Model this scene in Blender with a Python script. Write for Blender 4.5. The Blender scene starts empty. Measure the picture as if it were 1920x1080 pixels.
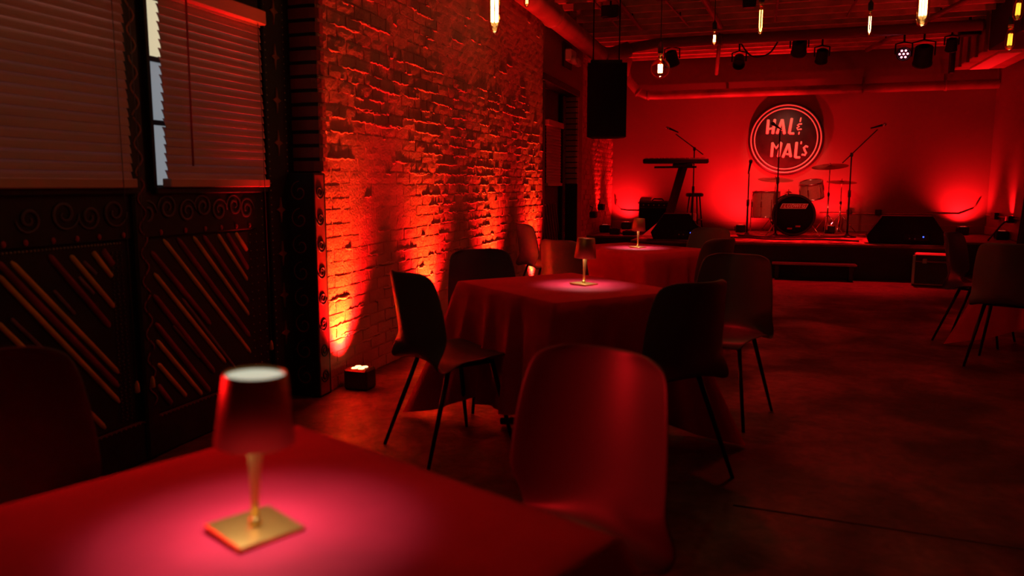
import bpy, math, random
from mathutils import Vector, Matrix, noise
R = math.radians
PI = math.pi
random.seed(7)
sc = bpy.context.scene
COL = sc.collection

# ------------------------------------------------------------------ camera, world, exposure
def look(o, d, up=Vector((0, 0, 1))):
    d = Vector(d).normalized(); r = d.cross(up).normalized(); u = r.cross(d)
    m = Matrix((r, u, -d)).transposed().to_4x4(); m.translation = o.location; o.matrix_world = m
cd = bpy.data.cameras.new('camera'); cam = bpy.data.objects.new('camera', cd); COL.objects.link(cam)
cd.sensor_width = 36; cd.lens = 27.06; cd.clip_start = .05
cam.location = (0, 0, 1.25)
PITCH = math.atan(193/1443); YAW = math.atan(465/math.hypot(1443, 193))
look(cam, (-math.sin(YAW)*math.cos(PITCH), math.cos(YAW)*math.cos(PITCH), -math.sin(PITCH)))
cd.dof.use_dof = True; cd.dof.focus_distance = 7.5; cd.dof.aperture_fstop = 2.3
sc.camera = cam
w = bpy.data.worlds.new('world'); sc.world = w; w.use_nodes = True
w.node_tree.nodes['Background'].inputs[0].default_value = (.35, .45, .7, 1)
w.node_tree.nodes['Background'].inputs[1].default_value = .012
vs = sc.view_settings
sc.display_settings.display_device = 'sRGB'
vs.view_transform = 'Standard'; vs.look = 'None'; vs.gamma = 1; vs.use_curve_mapping = False; vs.exposure = 0

RED = (1, .010, .010)          # saturated red LED of the wall uplights
RED2 = (1, .008, .012)         # slightly cooler red of the stage fixtures
WARM = (1, .56, .2)
def spot(name, loc, tgt, power, col, size, blend=.6, rad=.03, parent=None):
    l = bpy.data.lights.new(name, 'SPOT'); l.energy = power; l.color = col
    l.spot_size = R(size); l.spot_blend = blend; l.shadow_soft_size = rad
    o = bpy.data.objects.new(name, l); COL.objects.link(o); o.location = loc
    d = Vector(tgt)-Vector(loc)
    o.rotation_euler = d.to_track_quat('-Z', 'Y').to_euler()
    return o
def point(name, loc, power, col, rad=.03):
    l = bpy.data.lights.new(name, 'POINT'); l.energy = power; l.color = col; l.shadow_soft_size = rad
    o = bpy.data.objects.new(name, l); COL.objects.link(o); o.location = loc
    return o

# red wash: stage cans, one by the windows, unseen cans added above the tables as fill (their housings are built further down)
WASH = [  # location, target, power, cone, soft radius
    ((1.83, 12.2, 3.06), (1.25, 11.3, 0), 470, 62, .03),
    ((-.37, 12.2, 3.05), (-.75, 11.3, .3), 260, 84, .05),
    ((-2.40, 1.25, 1.15), (-.45, 1.35, .80), 105, 60, .32),
    ((-.75, 4.9, 3.34), (-.8, 4.7, 0), 62, 112, .10),
    ((-.45, 1.5, 3.34), (-.6, 1.1, 0), 2, 84, .10),
]
for i, (a, b, p, s, r_) in enumerate(WASH):
    d_ = (Vector(b)-Vector(a)).normalized()*.16
    spot('stage_and_fill_light', Vector(a)+d_, b, p, RED2, s, .8, r_)
spot('drum_light', (.4, 8.44, 3.28), (.62, 12.9, 1.35), 330, (1, .09, .05), 25, .8, .05)  # added spot that brightens the drum kit from the front
spot('sign_light', (.46, 12.45, 3.12), (.39, 14.1, 1.95), 80, (1, .23, .15), 40, .7, .04)

# ------------------------------------------------------------------ materials
def mat(name, col, rough=.6, metal=0, var=0, vscale=3, bump=0, bscale=60, col2=None, emit=None, estr=0,
        rvar=0, spec=.5, alpha=None, trans=0, detail=6, ior=1.45):
    m = bpy.data.materials.new(name); m.use_nodes = True
    nt = m.node_tree; N = nt.nodes; L = nt.links; b = N['Principled BSDF']
    b.inputs['Base Color'].default_value = (*col, 1); b.inputs['Roughness'].default_value = rough
    b.inputs['Metallic'].default_value = metal; b.inputs['Specular IOR Level'].default_value = spec
    b.inputs['IOR'].default_value = ior
    if trans: b.inputs['Transmission Weight'].default_value = trans
    if emit:
        b.inputs['Emission Color'].default_value = (*emit, 1); b.inputs['Emission Strength'].default_value = estr
    if var or bump or rvar:
        g = N.new('ShaderNodeNewGeometry')
    if var or rvar:
        n = N.new('ShaderNodeTexNoise'); n.inputs['Scale'].default_value = vscale; n.inputs['Detail'].default_value = detail
        L.new(g.outputs['Position'], n.inputs['Vector'])
        if var:
            r = N.new('ShaderNodeValToRGB'); r.color_ramp.elements[0].position = .5-var*.5; r.color_ramp.elements[1].position = .5+var*.5
            c2 = col2 or tuple(c*.45 for c in col)
            r.color_ramp.elements[0].color = (*c2, 1); r.color_ramp.elements[1].color = (*col, 1)
            L.new(n.outputs[0], r.inputs[0]); L.new(r.outputs[0], b.inputs['Base Color'])
        if rvar:
            mr = N.new('ShaderNodeMapRange'); mr.inputs[1].default_value = .35; mr.inputs[2].default_value = .65
            mr.inputs[3].default_value = max(.05, rough-rvar); mr.inputs[4].default_value = min(1, rough+rvar)
            L.new(n.outputs[0], mr.inputs[0]); L.new(mr.outputs[0], b.inputs['Roughness'])
    if bump:
        n2 = N.new('ShaderNodeTexNoise'); n2.inputs['Scale'].default_value = bscale; n2.inputs['Detail'].default_value = 5
        L.new(g.outputs['Position'], n2.inputs['Vector'])
        bp = N.new('ShaderNodeBump'); bp.inputs['Strength'].default_value = bump; bp.inputs['Distance'].default_value = .01
        L.new(n2.outputs[0], bp.inputs['Height']); L.new(bp.outputs[0], b.inputs['Normal'])
    return m
M = {}
M['brick'] = mat('brick_paint', (.62, .24, .19), .6, var=.5, vscale=5, col2=(.38, .13, .10), bump=.55, bscale=70)
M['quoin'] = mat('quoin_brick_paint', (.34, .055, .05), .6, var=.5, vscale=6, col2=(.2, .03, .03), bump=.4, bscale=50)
M['mortar'] = mat('mortar', (.56, .23, .18), .75, var=.5, vscale=4, col2=(.36, .14, .11), bump=1, bscale=60)
M['plaster'] = mat('back_wall_paint', (.26, .11, .10), .55, var=.7, vscale=.9, col2=(.22, .095, .085), bump=.08, bscale=14)
M['dark_wood'] = mat('dark_stained_wood', (.022, .014, .012), .55, var=.6, vscale=14, col2=(.008, .006, .006), bump=.2, bscale=40)
M['black'] = mat('black_paint', (.012, .012, .013), .6, bump=.1, bscale=120)
M['black_metal'] = mat('black_metal', (.014, .014, .016), .38, .6)
M['cabinet'] = mat('black_speaker_carpet', (.010, .010, .011), .75, spec=.15, bump=.4, bscale=260)
M['grille'] = mat('black_grille_cloth', (.006, .007, .008), .85, spec=.1, bump=.3, bscale=400)
M['ceil'] = mat('ceiling_board', (.42, .17, .14), .75, var=.6, vscale=2.5, bump=.2, bscale=30)  # kept darker than the joists to put shade between them
M['joist'] = mat('joist_wood', (.88, .36, .3), .5, var=.6, vscale=5, bump=.3, bscale=40)  # paler than the deck, so the joists look lit by their colour
M['duct'] = mat('painted_duct', (.42, .16, .14), .42, var=.4, vscale=3, bump=.05, bscale=30)
M['duct_dark'] = mat('dark_duct', (.20, .07, .065), .5)
M['cloth'] = mat('crimson_tablecloth', (.50, .022, .062), .85, var=.3, vscale=6, col2=(.42, .018, .05), bump=.12, bscale=220, spec=.2)
M['gold'] = mat('brushed_gold', (.72, .47, .13), .36, .95, bump=.05, bscale=300)
M['gold_shade'] = mat('bronze_gold_shade', (.55, .32, .14), .48, .92)
M['led'] = mat('lamp_diffuser', (.9, .9, .85), .6, emit=(.86, .9, .68), estr=.62)
M['led_down'] = mat('lamp_emitter', (.9, .9, .85), .6, emit=(1, .86, .66), estr=5)
M['shell'] = mat('charcoal_plastic', (.10, .08, .09), .40, bump=.04, bscale=180)
M['shell_blue'] = mat('navy_plastic', (.04, .045, .10), .42, bump=.04, bscale=180)
M['leg'] = mat('black_leg_metal', (.012, .011, .012), .35, .4)
M['table'] = mat('table_base_black', (.02, .018, .018), .5)
M['blind'] = mat('blind_slat', (.60, .31, .33), .5, bump=.04, bscale=40)
M['blind_rail'] = mat('blind_rail', (.62, .30, .25), .45)
M['pane'] = mat('window_pane_night_glow', (.3, .32, .34), .3, emit=(.72, .82, .90), estr=.26)
M['pane_warm'] = mat('window_pane_street_glow', (.3, .32, .3), .3, emit=(1, .88, .55), estr=.60)
M['orange'] = mat('orange_strip', (.80, .42, .05), .55, var=.4, vscale=9, col2=(.6, .28, .03))
M['crimson'] = mat('crimson_strip', (.36, .03, .05), .55, var=.5, vscale=9)
M['purple'] = mat('mauve_strip', (.26, .12, .16), .6, var=.6, vscale=12)
M['scroll'] = mat('mauve_scroll_paint', (.17, .10, .12), .6, var=.5, vscale=14)
M['scroll_red'] = mat('red_scroll_paint', (.30, .04, .04), .6, var=.5, vscale=14)
M['dot'] = mat('red_dot_paint', (.45, .03, .04), .5)
M['bead'] = mat('cream_bead', (.36, .26, .18), .5)
M['star'] = mat('orange_star', (.36, .10, .03), .55, var=.4, vscale=18)
M['panel'] = mat('dark_painted_panel', (.018, .011, .012), .6, var=.5, vscale=8, bump=.1)
M['rug'] = mat('mottled_stage_rug', (.85, .42, .36), .9, var=.3, vscale=6, col2=(.10, .04, .04), bump=.6, bscale=90)
M['stage'] = mat('black_stage_board', (.016, .012, .012), .55, var=.5, vscale=5)
M['stage_top'] = mat('stage_deck', (.20, .09, .08), .6, var=.5, vscale=6, col2=(.08, .03, .03), bump=.15, bscale=50)
M['chrome'] = mat('chrome', (.8, .8, .8), .18, 1)
M['drum_wrap'] = mat('silver_sparkle_wrap', (.78, .52, .44), .28, .15, var=.6, vscale=60, col2=(.55, .33, .28))
M['drum_head'] = mat('drum_head', (.5, .45, .42), .5)
M['cymbal'] = mat('bronze_cymbal', (.50, .30, .12), .32, 1)
M['white_paint'] = mat('white_sign_paint', (.90, .78, .70), .5)
M['sign'] = mat('maroon_sign_board', (.045, .012, .014), .5, var=.3, vscale=7)
M['badge'] = mat('badge_red', (.32, .02, .03), .5)
M['tweed'] = mat('amp_tolex', (.07, .05, .05), .7, bump=.4, bscale=200)
M['alu'] = mat('aluminium_edge', (.6, .58, .56), .32, .9)
M['cream'] = mat('cream_plastic', (.62, .55, .5), .4)
M['uplight'] = mat('uplight_black', (.012, .012, .012), .45)
M['lens'] = mat('uplight_lens', (.9, .5, .3), .3, emit=(1, .42, .16), estr=4.5)
M['lens_dim'] = mat('uplight_lens_red', (.5, .06, .05), .3, emit=(1, .10, .06), estr=.35)
M['fil'] = mat('glowing_filament', (1, .7, .3), .4, emit=(1, .66, .22), estr=9)
M['fil_dim'] = mat('dim_filament', (1, .6, .15), .4, emit=(1, .50, .07), estr=2.2)
M['fil_hot'] = mat('hot_filament', (1, .8, .5), .4, emit=(1, .74, .42), estr=16)
M['amber_glass'] = mat('amber_bulb_glass', (1, .72, .34), .02, trans=1, ior=1.45)
M['pink_led'] = mat('pink_led', (1, .3, .4), .4, emit=(1, .20, .30), estr=7)
M['blue_led'] = mat('blue_led', (.1, .2, 1), .4, emit=(.05, .10, 1), estr=3)
M['drape'] = mat('black_drape', (.02, .012, .012), .9, bump=.2, bscale=150)
M['tag_white'] = mat('white_tag', (.7, .68, .66), .5)
M['case_lam'] = mat('black_case_laminate', (.014, .013, .014), .45)
M['vent'] = mat('vent_cover', (.75, .5, .45), .5)
# polished, stained concrete floor: gloss varies in blotches
def floor_mat():
    m = mat('stained_concrete', (.13, .055, .045), .42, bump=0)
    nt = m.node_tree; N = nt.nodes; L = nt.links; b = N['Principled BSDF']
    g = N.new('ShaderNodeNewGeometry')
    def ns(scale, det, dist=0):
        n = N.new('ShaderNodeTexNoise'); n.inputs['Scale'].default_value = scale; n.inputs['Detail'].default_value = det
        n.inputs['Distortion'].default_value = dist; L.new(g.outputs['Position'], n.inputs['Vector']); return n
    n1 = ns(1.6, 8, .6)
    r = N.new('ShaderNodeValToRGB'); e = r.color_ramp.elements
    e[0].position = .36; e[0].color = (.042, .017, .014, 1); e[1].position = .66; e[1].color = (.22, .085, .062, 1)
    L.new(n1.outputs[0], r.inputs[0])
    n2 = ns(14, 6, 1.0)
    mx = N.new('ShaderNodeMix'); mx.data_type = 'RGBA'; mx.blend_type = 'MULTIPLY'; mx.inputs[0].default_value = .75
    r2 = N.new('ShaderNodeValToRGB'); e = r2.color_ramp.elements
    e[0].position = .34; e[0].color = (.35, .33, .33, 1); e[1].position = .62; e[1].color = (1, 1, 1, 1)
    L.new(n2.outputs[0], r2.inputs[0]); L.new(r.outputs[0], mx.inputs[6]); L.new(r2.outputs[0], mx.inputs[7])
    L.new(mx.outputs[2], b.inputs['Base Color'])
    mr = N.new('ShaderNodeMapRange'); mr.inputs[1].default_value = .38; mr.inputs[2].default_value = .64
    mr.inputs[3].default_value = .62; mr.inputs[4].default_value = .36
    L.new(n1.outputs[0], mr.inputs[0]); L.new(mr.outputs[0], b.inputs['Roughness'])
    n3 = ns(9, 6, .5)
    bp = N.new('ShaderNodeBump'); bp.inputs['Strength'].default_value = .9; bp.inputs['Distance'].default_value = .012
    L.new(n3.outputs[0], bp.inputs['Height']); L.new(bp.outputs[0], b.inputs['Normal'])
    return m
M['floor'] = floor_mat()

# ------------------------------------------------------------------ mesh helpers
class MB:
    def __init__(s): s.v = []; s.f = []; s.sm = []
    def add(s, vs_, fs, smooth=False):
        o = len(s.v); s.v += [tuple(p) for p in vs_]
        for f in fs: s.f.append(tuple(i+o for i in f)); s.sm.append(smooth)
        return s
    def box(s, c, sz, rot=None, b=0, taper=None):
        hx, hy, hz = sz[0]/2, sz[1]/2, sz[2]/2
        b = min(b, hx*.9, hy*.9, hz*.9)
        Mx = rot if rot is not None else Matrix.Identity(3)
        if isinstance(Mx, (int, float)): Mx = Matrix.Rotation(Mx, 3, 'Z')
        c = Vector(c); vs_ = []
        if b <= 0:
            for x in (-1, 1):
                for y in (-1, 1):
                    for z in (-1, 1): vs_.append((x*hx, y*hy, z*hz))
            fs = [(0, 1, 3, 2), (4, 6, 7, 5), (0, 4, 5, 1), (2, 3, 7, 6), (0, 2, 6, 4), (1, 5, 7, 3)]
        else:
            idx = {}
            for x in (-1, 1):
                for y in (-1, 1):
                    for z in (-1, 1):
                        for k in range(3):
                            p = [x*(hx-b), y*(hy-b), z*(hz-b)]; p[k] = (x*hx, y*hy, z*hz)[k]
                            idx[(x, y, z, k)] = len(vs_); vs_.append(tuple(p))
            fs = []
            for k in range(3):
                i, j = [q for q in range(3) if q != k]
                for sg in (-1, 1):
                    q = []
                    for a, bb in ((-1, -1), (1, -1), (1, 1), (-1, 1)):
                        t = [0, 0, 0]; t[k] = sg; t[i] = a; t[j] = bb; q.append(idx[(*t, k)])
                    fs.append(tuple(q))
            for k in range(3):   # edges along axis k
                i, j = [q for q in range(3) if q != k]
                for a in (-1, 1):
                    for bb in (-1, 1):
                        t0 = [0]*3; t0[i] = a; t0[j] = bb; t1 = t0[:]; t0[k] = -1; t1[k] = 1
                        fs.append((idx[(*t0, i)], idx[(*t1, i)], idx[(*t1, j)], idx[(*t0, j)]))
            for x in (-1, 1):
                for y in (-1, 1):
                    for z in (-1, 1): fs.append(tuple(idx[(x, y, z, k)] for k in range(3)))
        if taper:
            vs_ = [(x*(taper if z > 0 else 1), y*(taper if z > 0 else 1), z) for x, y, z in vs_]
        return s.add([c+Mx@Vector(p) for p in vs_], fs)
    def tube(s, pts, r, n=8, cap=True, smooth=True, flat=1, side=None, closed=False):
        pts = [Vector(p) for p in pts]; k = len(pts); vs_ = []; fs = []
        rr = r if isinstance(r, (list, tuple)) else [r]*k
        prev = None
        for i, p in enumerate(pts):
            if closed: d = pts[(i+1) % k]-pts[i-1]
            else: d = pts[min(i+1, k-1)]-pts[max(i-1, 0)]
            d = d.normalized() if d.length > 1e-9 else Vector((0, 0, 1))
            if side is not None: a = Vector(side)
            elif prev is not None: a = prev
            else: a = Vector((0, 0, 1)) if abs(d.z) < .9 else Vector((1, 0, 0))
            a = (a-d*a.dot(d))
            a = a.normalized() if a.length > 1e-6 else d.orthogonal().normalized()
            prev = a; bb = d.cross(a)
            for j in range(n):
                t = 2*PI*j/n; vs_.append(p+a*(math.cos(t)*rr[i]*flat)+bb*(math.sin(t)*rr[i]))
        for i in range(k if closed else k-1):
            for j in range(n):
                i2 = (i+1) % k
                fs.append((i*n+j, i*n+(j+1) % n, i2*n+(j+1) % n, i2*n+j))
        if cap and not closed: fs.append(tuple(range(n-1, -1, -1))); fs.append(tuple(range((k-1)*n, k*n)))
        return s.add(vs_, fs, smooth)
    def lathe(s, prof, n=16, mx=None, smooth=True, cap=True):
        mx = mx or Matrix.Identity(4); vs_ = []; fs = []
        for r, z in prof:
            for j in range(n):
                t = 2*PI*j/n; vs_.append(mx@Vector((r*math.cos(t), r*math.sin(t), z)))
        k = len(prof)
        for i in range(k-1):
            for j in range(n): fs.append((i*n+j, i*n+(j+1) % n, (i+1)*n+(j+1) % n, (i+1)*n+j))
        if cap:
            if prof[0][0] > 1e-6: fs.append(tuple(range(n-1, -1, -1)))
            if prof[-1][0] > 1e-6: fs.append(tuple(range((k-1)*n, k*n)))
        return s.add(vs_, fs, smooth)
    def prism(s, poly, z0, z1, mx=None):   # poly in xy, extruded z0..z1, then mx
        mx = mx or Matrix.Identity(4); n = len(poly)
        vs_ = [mx@Vector((x, y, z0)) for x, y in poly]+[mx@Vector((x, y, z1)) for x, y in poly]
        fs = [tuple(range(n-1, -1, -1)), tuple(range(n, 2*n))]+[(i, (i+1) % n, n+(i+1) % n, n+i) for i in range(n)]
        return s.add(vs_, fs)
    def ball(s, c, r, n=10, sz=(1, 1, 1)):
        m = max(4, n//2); prof = [(max(1e-5, r*math.sin(PI*i/m)), -r*math.cos(PI*i/m)) for i in range(m+1)]
        return s.lathe(prof, n, Matrix.Translation(c)@Matrix.Diagonal((*sz, 1)), cap=False)
    def mesh(s, name, m):
        me = bpy.data.meshes.new(name); me.from_pydata(s.v, [], s.f)
        me.polygons.foreach_set('use_smooth', s.sm); me.materials.append(m); me.update()
        import bmesh
        bm = bmesh.new(); bm.from_mesh(me); bmesh.ops.recalc_face_normals(bm, faces=bm.faces); bm.to_mesh(me); bm.free()
        return me
    def build(s, name, m, parent=None, kind=None, label=None):
        o = bpy.data.objects.new(name, s.mesh(name, m)); COL.objects.link(o)
        if parent: o.parent = parent
        if kind: o['kind'] = kind
        if label: o['label'] = label
        return o
def link(name, me, loc, parent=None, rot=(0, 0, 0), scale=(1, 1, 1)):
    o = bpy.data.objects.new(name, me); COL.objects.link(o); o.location = loc; o.rotation_euler = rot; o.scale = scale
    if parent: o.parent = parent
    return o
def tag(o, label, cat, group=None):
    o['label'] = label; o['category'] = cat
    if group: o['group'] = group
    return o
def thing(name, label, cat, loc=(0, 0, 0), rz=0, group=None):
    o = bpy.data.objects.new(name, None); COL.objects.link(o); o.empty_display_size = .1
    o.location = loc; o.rotation_euler = (0, 0, rz)
    return tag(o, label, cat, group)
def struct(o, label=None):
    o['kind'] = 'structure'
    if label: o['label'] = label
    return o
def copy_tree(o, parent=None):
    c = o.copy(); COL.objects.link(c)
    if parent: c.parent = parent
    for ch in list(o.children): copy_tree(ch, c)
    return c
def zrot(a): return Matrix.Rotation(a, 3, 'Z')
def cyl_between(mb, a, b, r, n=8): return mb.tube([a, b], r, n)

# ------------------------------------------------------------------ the shell of the room
XL, XR, YB, H = -2.45, 3.5, 14.2, 3.60      # brick plane, right wall, back wall, ceiling deck
XP = -2.62                                  # recessed painted panel plane
fl = struct(MB().box((.4, 6.6, -.05), (6.6, 15.8, .1)).build('floor', M['floor']), 'dark stained glossy concrete floor')
# saw-cut joints across the floor (raised dark filler lines)
for (x0, y0, x1, y1) in ((-.05, 3.02, 3.5, 2.72),):
    MB().tube([(x0, y0, .0005), ((x0+x1)/2, (y0+y1)/2+.01, .0005), (x1, y1, .0005)], .008, 6, flat=.25, side=(0, 0, 1)).build('floor_joint', M['black'], fl)
struct(MB().box((.45, YB+.1, 1.86), (6.4, .2, 3.72)).build('wall_back', M['plaster']), 'smooth painted wall behind the stage')
struct(MB().box((XR+.1, 6.6, 1.86), (.2, 15.6, 3.72)).build('wall_right', M['plaster']), 'smooth painted wall beside the stage')
struct(MB().box((.45, -1.3, 1.86), (6.4, .2, 3.72)).build('wall_rear', M['plaster']))
wl = bpy.data.objects.new('wall_left', None); COL.objects.link(wl); struct(wl, 'exposed old brick wall lit by red uplights')
MB().box((-2.552, 6.425, 1.86), (.2, 4.85, 3.72)).build('mortar_bed', M['mortar'], wl)
MB().box((-2.552, 9.77, 3.09), (.2, 1.84, 1.26)).build('wall_panel', M['plaster'], wl)      # above the doorway
MB().box((-2.672, 12.45, 1.86), (.14, 3.5, 3.72)).build('mortar_bed', M['mortar'], wl)       # stage end of the wall
MB().box((-2.552, 10.83, 1.86), (.2, .3, 3.72)).build('wall_panel', M['plaster'], wl)

# ---- bricks
PZ, PY = .0785, .218
def patch(y, z):   # where old plaster still smears over the bricks
    n = noise.noise(Vector((y*.75+3.1, z*1.1-1.7, 4.2)))
    v = n+.42*min(1, max(0, (z-1.75)/.7))
    if 1.42 < z < 1.60 and 4.6 < y < 7.4: v += .35
    if y > 5.7 and z > 2.12+.25*n: v += .5
    return v
def brick_geo(seed, ly, lz, p):
    rnd = random.Random(seed)
    xs = []; ny, nz = 5, 3; vs_ = []; fs = []
    for j in range(nz):
        for i in range(ny):
            u = -1+2*i/(ny-1); v = -1+2*j/(nz-1)
            edge = max(abs(u), abs(v)) > .99
            x = p*(.72 if edge else 1)+rnd.uniform(-.0012, .0012)
            vs_.append((x, u*ly/2*(1-.02*rnd.random())+rnd.uniform(-.003, .003), v*lz/2+rnd.uniform(-.0035, .0035)))
    for j in range(nz-1):
        for i in range(ny-1): a = j*ny+i; fs.append((a, a+1, a+1+ny, a+ny))
    ring = [i for i in range(ny)]+[ny*j+ny-1 for j in range(1, nz)]+[ny*(nz-1)+i for i in range(ny-2, -1, -1)]+[ny*j for j in range(nz-2, 0, -1)]
    o = len(vs_)
    for i in ring: x, y, z = vs_[i]; vs_.append((-.02, y, z))
    n = len(ring)
    for k in range(n): fs.append((ring[k], ring[(k+1) % n], o+(k+1) % n, o+k))
    return vs_, fs
variants = {}
def brick_mesh(level, half, k):
    key = (level, half, k)
    if key not in variants:
        vs_, fs = brick_geo(hash(key) % 99991, (.098 if half else .203), .067, (.0035, .005, .0075)[level])
        variants[key] = MB().add(vs_, fs).mesh('brick', M['brick'])
    return variants[key]
cand = []
for r in range(47):
    z = .04+r*PZ
    y = 4.0+(0 if r % 2 else -.109)
    rw = random.uniform(-.006, .006)
    while y < 8.86:
        y0, y1 = max(4.0, y), min(8.85, y+PY)
        if y1-y0 > .06: cand.append(((y0+y1)/2, z, y1-y0, r, rw))
        y += PY
random.seed(11)
def seen(c):
    d = c[0]*.95+.75
    return c[1] < 1.25+d*.245 and c[1] > .02
vis = sorted([c for c in cand if seen(c)], key=lambda c: c[0]+.0*c[1])
single = set(id(c) for c in vis[:300])
rest = MB()
for c in cand:
    y, z, ly, r, rw = c
    pv = patch(y, z)
    flush = pv > .50                            # plaster smeared flush over brick and joint
    lvl = 0 if pv > .30 else (2 if random.random() < .35 else 1)
    half = ly < .15
    lz = z+rw+random.uniform(-.004, .004)
    rot = (random.uniform(-.014, .014), random.uniform(-.022, .022), random.uniform(-.008, .008))
    if id(c) in single:
        if flush: rot = (0, 0, 0); lz = z
        o = link('brick', brick_mesh(lvl, half, random.randrange(8)), (XL-.002, y, lz), wl, rot, (1, ly/(.098 if half else .203) if flush else ly/(.11 if half else .218), 1.18 if flush else 1))
    else:
        vs_, fs = brick_geo(random.randrange(10**6), ly if flush else ly-.015, .079 if flush else .067, (.0035, .005, .0075)[lvl])
        rest.add([(x+XL-.002, yy+y, zz+lz) for x, yy, zz in vs_], fs)
for r in range(47):                             # the stage end of the wall, set back
    z = .04+r*PZ; y = 11.05+(0 if r % 2 else -.109)
    while y < 14.2:
        if y > 11.2:
            vs_, fs = brick_geo(random.randrange(10**6), .203, .067, random.choice((.006, .010, .015)))
            rest.add([(x-2.602, min(yy+y, 14.19), zz+z) for x, yy, zz in vs_], fs)
        y += PY
rest.build('brick', M['brick'], wl, kind='stuff')
# irregular mortar smears: raised horizontal ledges that catch the uplight
random.seed(5)
sm = MB()
for i in range(820):
    y = random.uniform(4.03, 8.75); z = .04+PZ*(random.randrange(2, 44)+.5)+random.uniform(-.009, .009)
    if patch(y, z) > .42 and random.random() < .85: continue
    L_ = random.choice((.05, .10, .16, .22, .30))*random.uniform(.7, 1.3); pts = []; rr = []; nk = 4+int(L_/.03)
    for k in range(nk):
        t = k/(nk-1); pts.append((XL+random.uniform(.000, .004), y+t*L_, z+random.uniform(-.006, .006))); rr.append((.003+.0065*math.sin(PI*t)**.5)*random.uniform(.5, 1.3))
    sm.tube(pts, rr, 5, flat=.75, side=(1, 0, 0))
sm.build('mortar_smear', M['mortar'], wl, kind='stuff')

# quoin bricks above the painted post, at the near end of the brick wall
random.seed(3)
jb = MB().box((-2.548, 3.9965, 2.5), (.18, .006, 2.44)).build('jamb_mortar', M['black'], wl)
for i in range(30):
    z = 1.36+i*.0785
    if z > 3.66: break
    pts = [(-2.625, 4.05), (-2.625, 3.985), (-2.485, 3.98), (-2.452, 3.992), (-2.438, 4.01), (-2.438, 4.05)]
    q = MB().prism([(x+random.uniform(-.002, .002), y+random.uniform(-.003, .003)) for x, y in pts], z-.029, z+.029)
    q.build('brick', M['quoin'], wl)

# ---- the painted, recessed panel wall with the windows (hand-painted folk decoration)
MB().box((-2.70, .65, 1.86), (.14, 6.7, 3.72)).build('panel_back', M['panel'], wl)
def on_panel(y, z, d=0): return (XP-.008+d, y, z)
def spiral(y, z, r, turns, m, parent, dirn=1, a0=0, w=.006, x=None, tail=None, axis='y'):
    pts = []; n = 26
    for k in range(n+1):
        t = k/n; a = a0+dirn*turns*2*PI*t; q = r*(1-.82*t)
        dy, dz = q*math.cos(a), q*math.sin(a)
        pts.append((x if x is not None else XP-.004, y+dy, z+dz) if axis == 'y' else (y+dy, x, z+dz))
    if tail: pts = [tail]+pts
    rr = [w*(.7+.6*math.sin(PI*k/(len(pts)-1))) for k in range(len(pts))]
    MB().tube(pts, rr, 6, flat=.5, side=(1, 0, 0) if axis == 'y' else (0, 1, 0)).build('scroll', m, parent)
deco = wl
# top rail board of the dado with a running scroll
MB().box((XP-.02, 2.15, 1.12), (.05, 2.9, .215), b=.006).build('scroll_board', M['panel'], deco)
x_ = XP+.008
for i, y in enumerate((1.95, 2.21, 2.37, 2.49, 2.62)):
    spiral(y, 1.13-(.01 if i % 2 else -.005), .068 if i % 2 == 0 else .055, 1.6, M['scroll'], deco, 1 if i % 2 else -1, PI*(i % 2), x=x_)
for i, y in enumerate((2.80, 2.93, 3.06, 3.17, 3.29, 3.41, 3.51)):
    spiral(y, 1.135+(.01 if i % 2 else -.01), .062, 1.7, M['scroll'], deco, -1 if i % 2 else 1, PI*(i % 2), x=x_)
for y in (2.10, 2.19, 2.31, 2.42, 2.53, 2.66, 2.75, 2.88, 3.04, 3.18, 3.30, 3.42, 3.53):
    MB().ball((x_, y, 1.035), .011, 8, (.5, 1, 1.2)).build('dot', M['dot'], deco)
bd = MB()
for i in range(44): bd.ball((XP+.004, 1.93+i*.0165, 1.002), .0048, 6)
bd.build('bead_row', M['bead'], deco, kind='stuff')
# framed fields of slanting strips
for (a, b) in ((1.85, 2.585), (2.80, 3.52)):
    MB().box((XP-.022, (a+b)/2, .60), (.04, b-a, .80)).build('strip_field', M['panel'], deco)
STR = [(2.13,0.97,2.59,0.44,'o'),(2.07,0.93,2.585,0.31,'o'),(2.05,0.76,2.50,0.22,'o'),(2.0,.6,2.39,0.21,'o'),(2.39,0.97,2.59,0.73,'o'),(2.50,0.975,2.59,0.86,'o'),
 (2.29,0.98,2.56,0.65,'r'),(2.07,0.98,2.585,0.38,'r'),(2.45,0.94,2.51,0.88,'p'),(2.42,0.88,2.49,0.80,'p'),(2.30,0.84,2.39,0.73,'p'),(2.11,0.76,2.24,0.61,'p'),(2.55,0.98,2.60,0.91,'r'),
 (2.90,1.00,3.50,0.34,'o'),(3.10,1.00,3.50,0.55,'o'),(3.28,1.00,3.50,0.74,'o'),(3.42,1.00,3.51,0.90,'o'),(2.83,0.85,3.29,0.33,'o'),(2.82,0.54,3.10,0.21,'o'),(2.82,0.43,2.99,0.23,'o'),
 (2.82,0.95,3.19,0.55,'r'),(2.99,1.00,3.50,0.43,'r'),(3.17,1.00,3.50,0.62,'r'),(3.35,1.00,3.51,0.80,'r'),(2.82,0.75,3.20,0.30,'r'),(2.82,0.62,3.16,0.21,'r'),(2.81,0.33,2.89,0.22,'r'),(3.00,0.71,3.42,.22,'p'),(3.20,0.97,3.45,0.68,'p'),(2.93,0.59,3.10,0.40,'p')]
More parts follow.
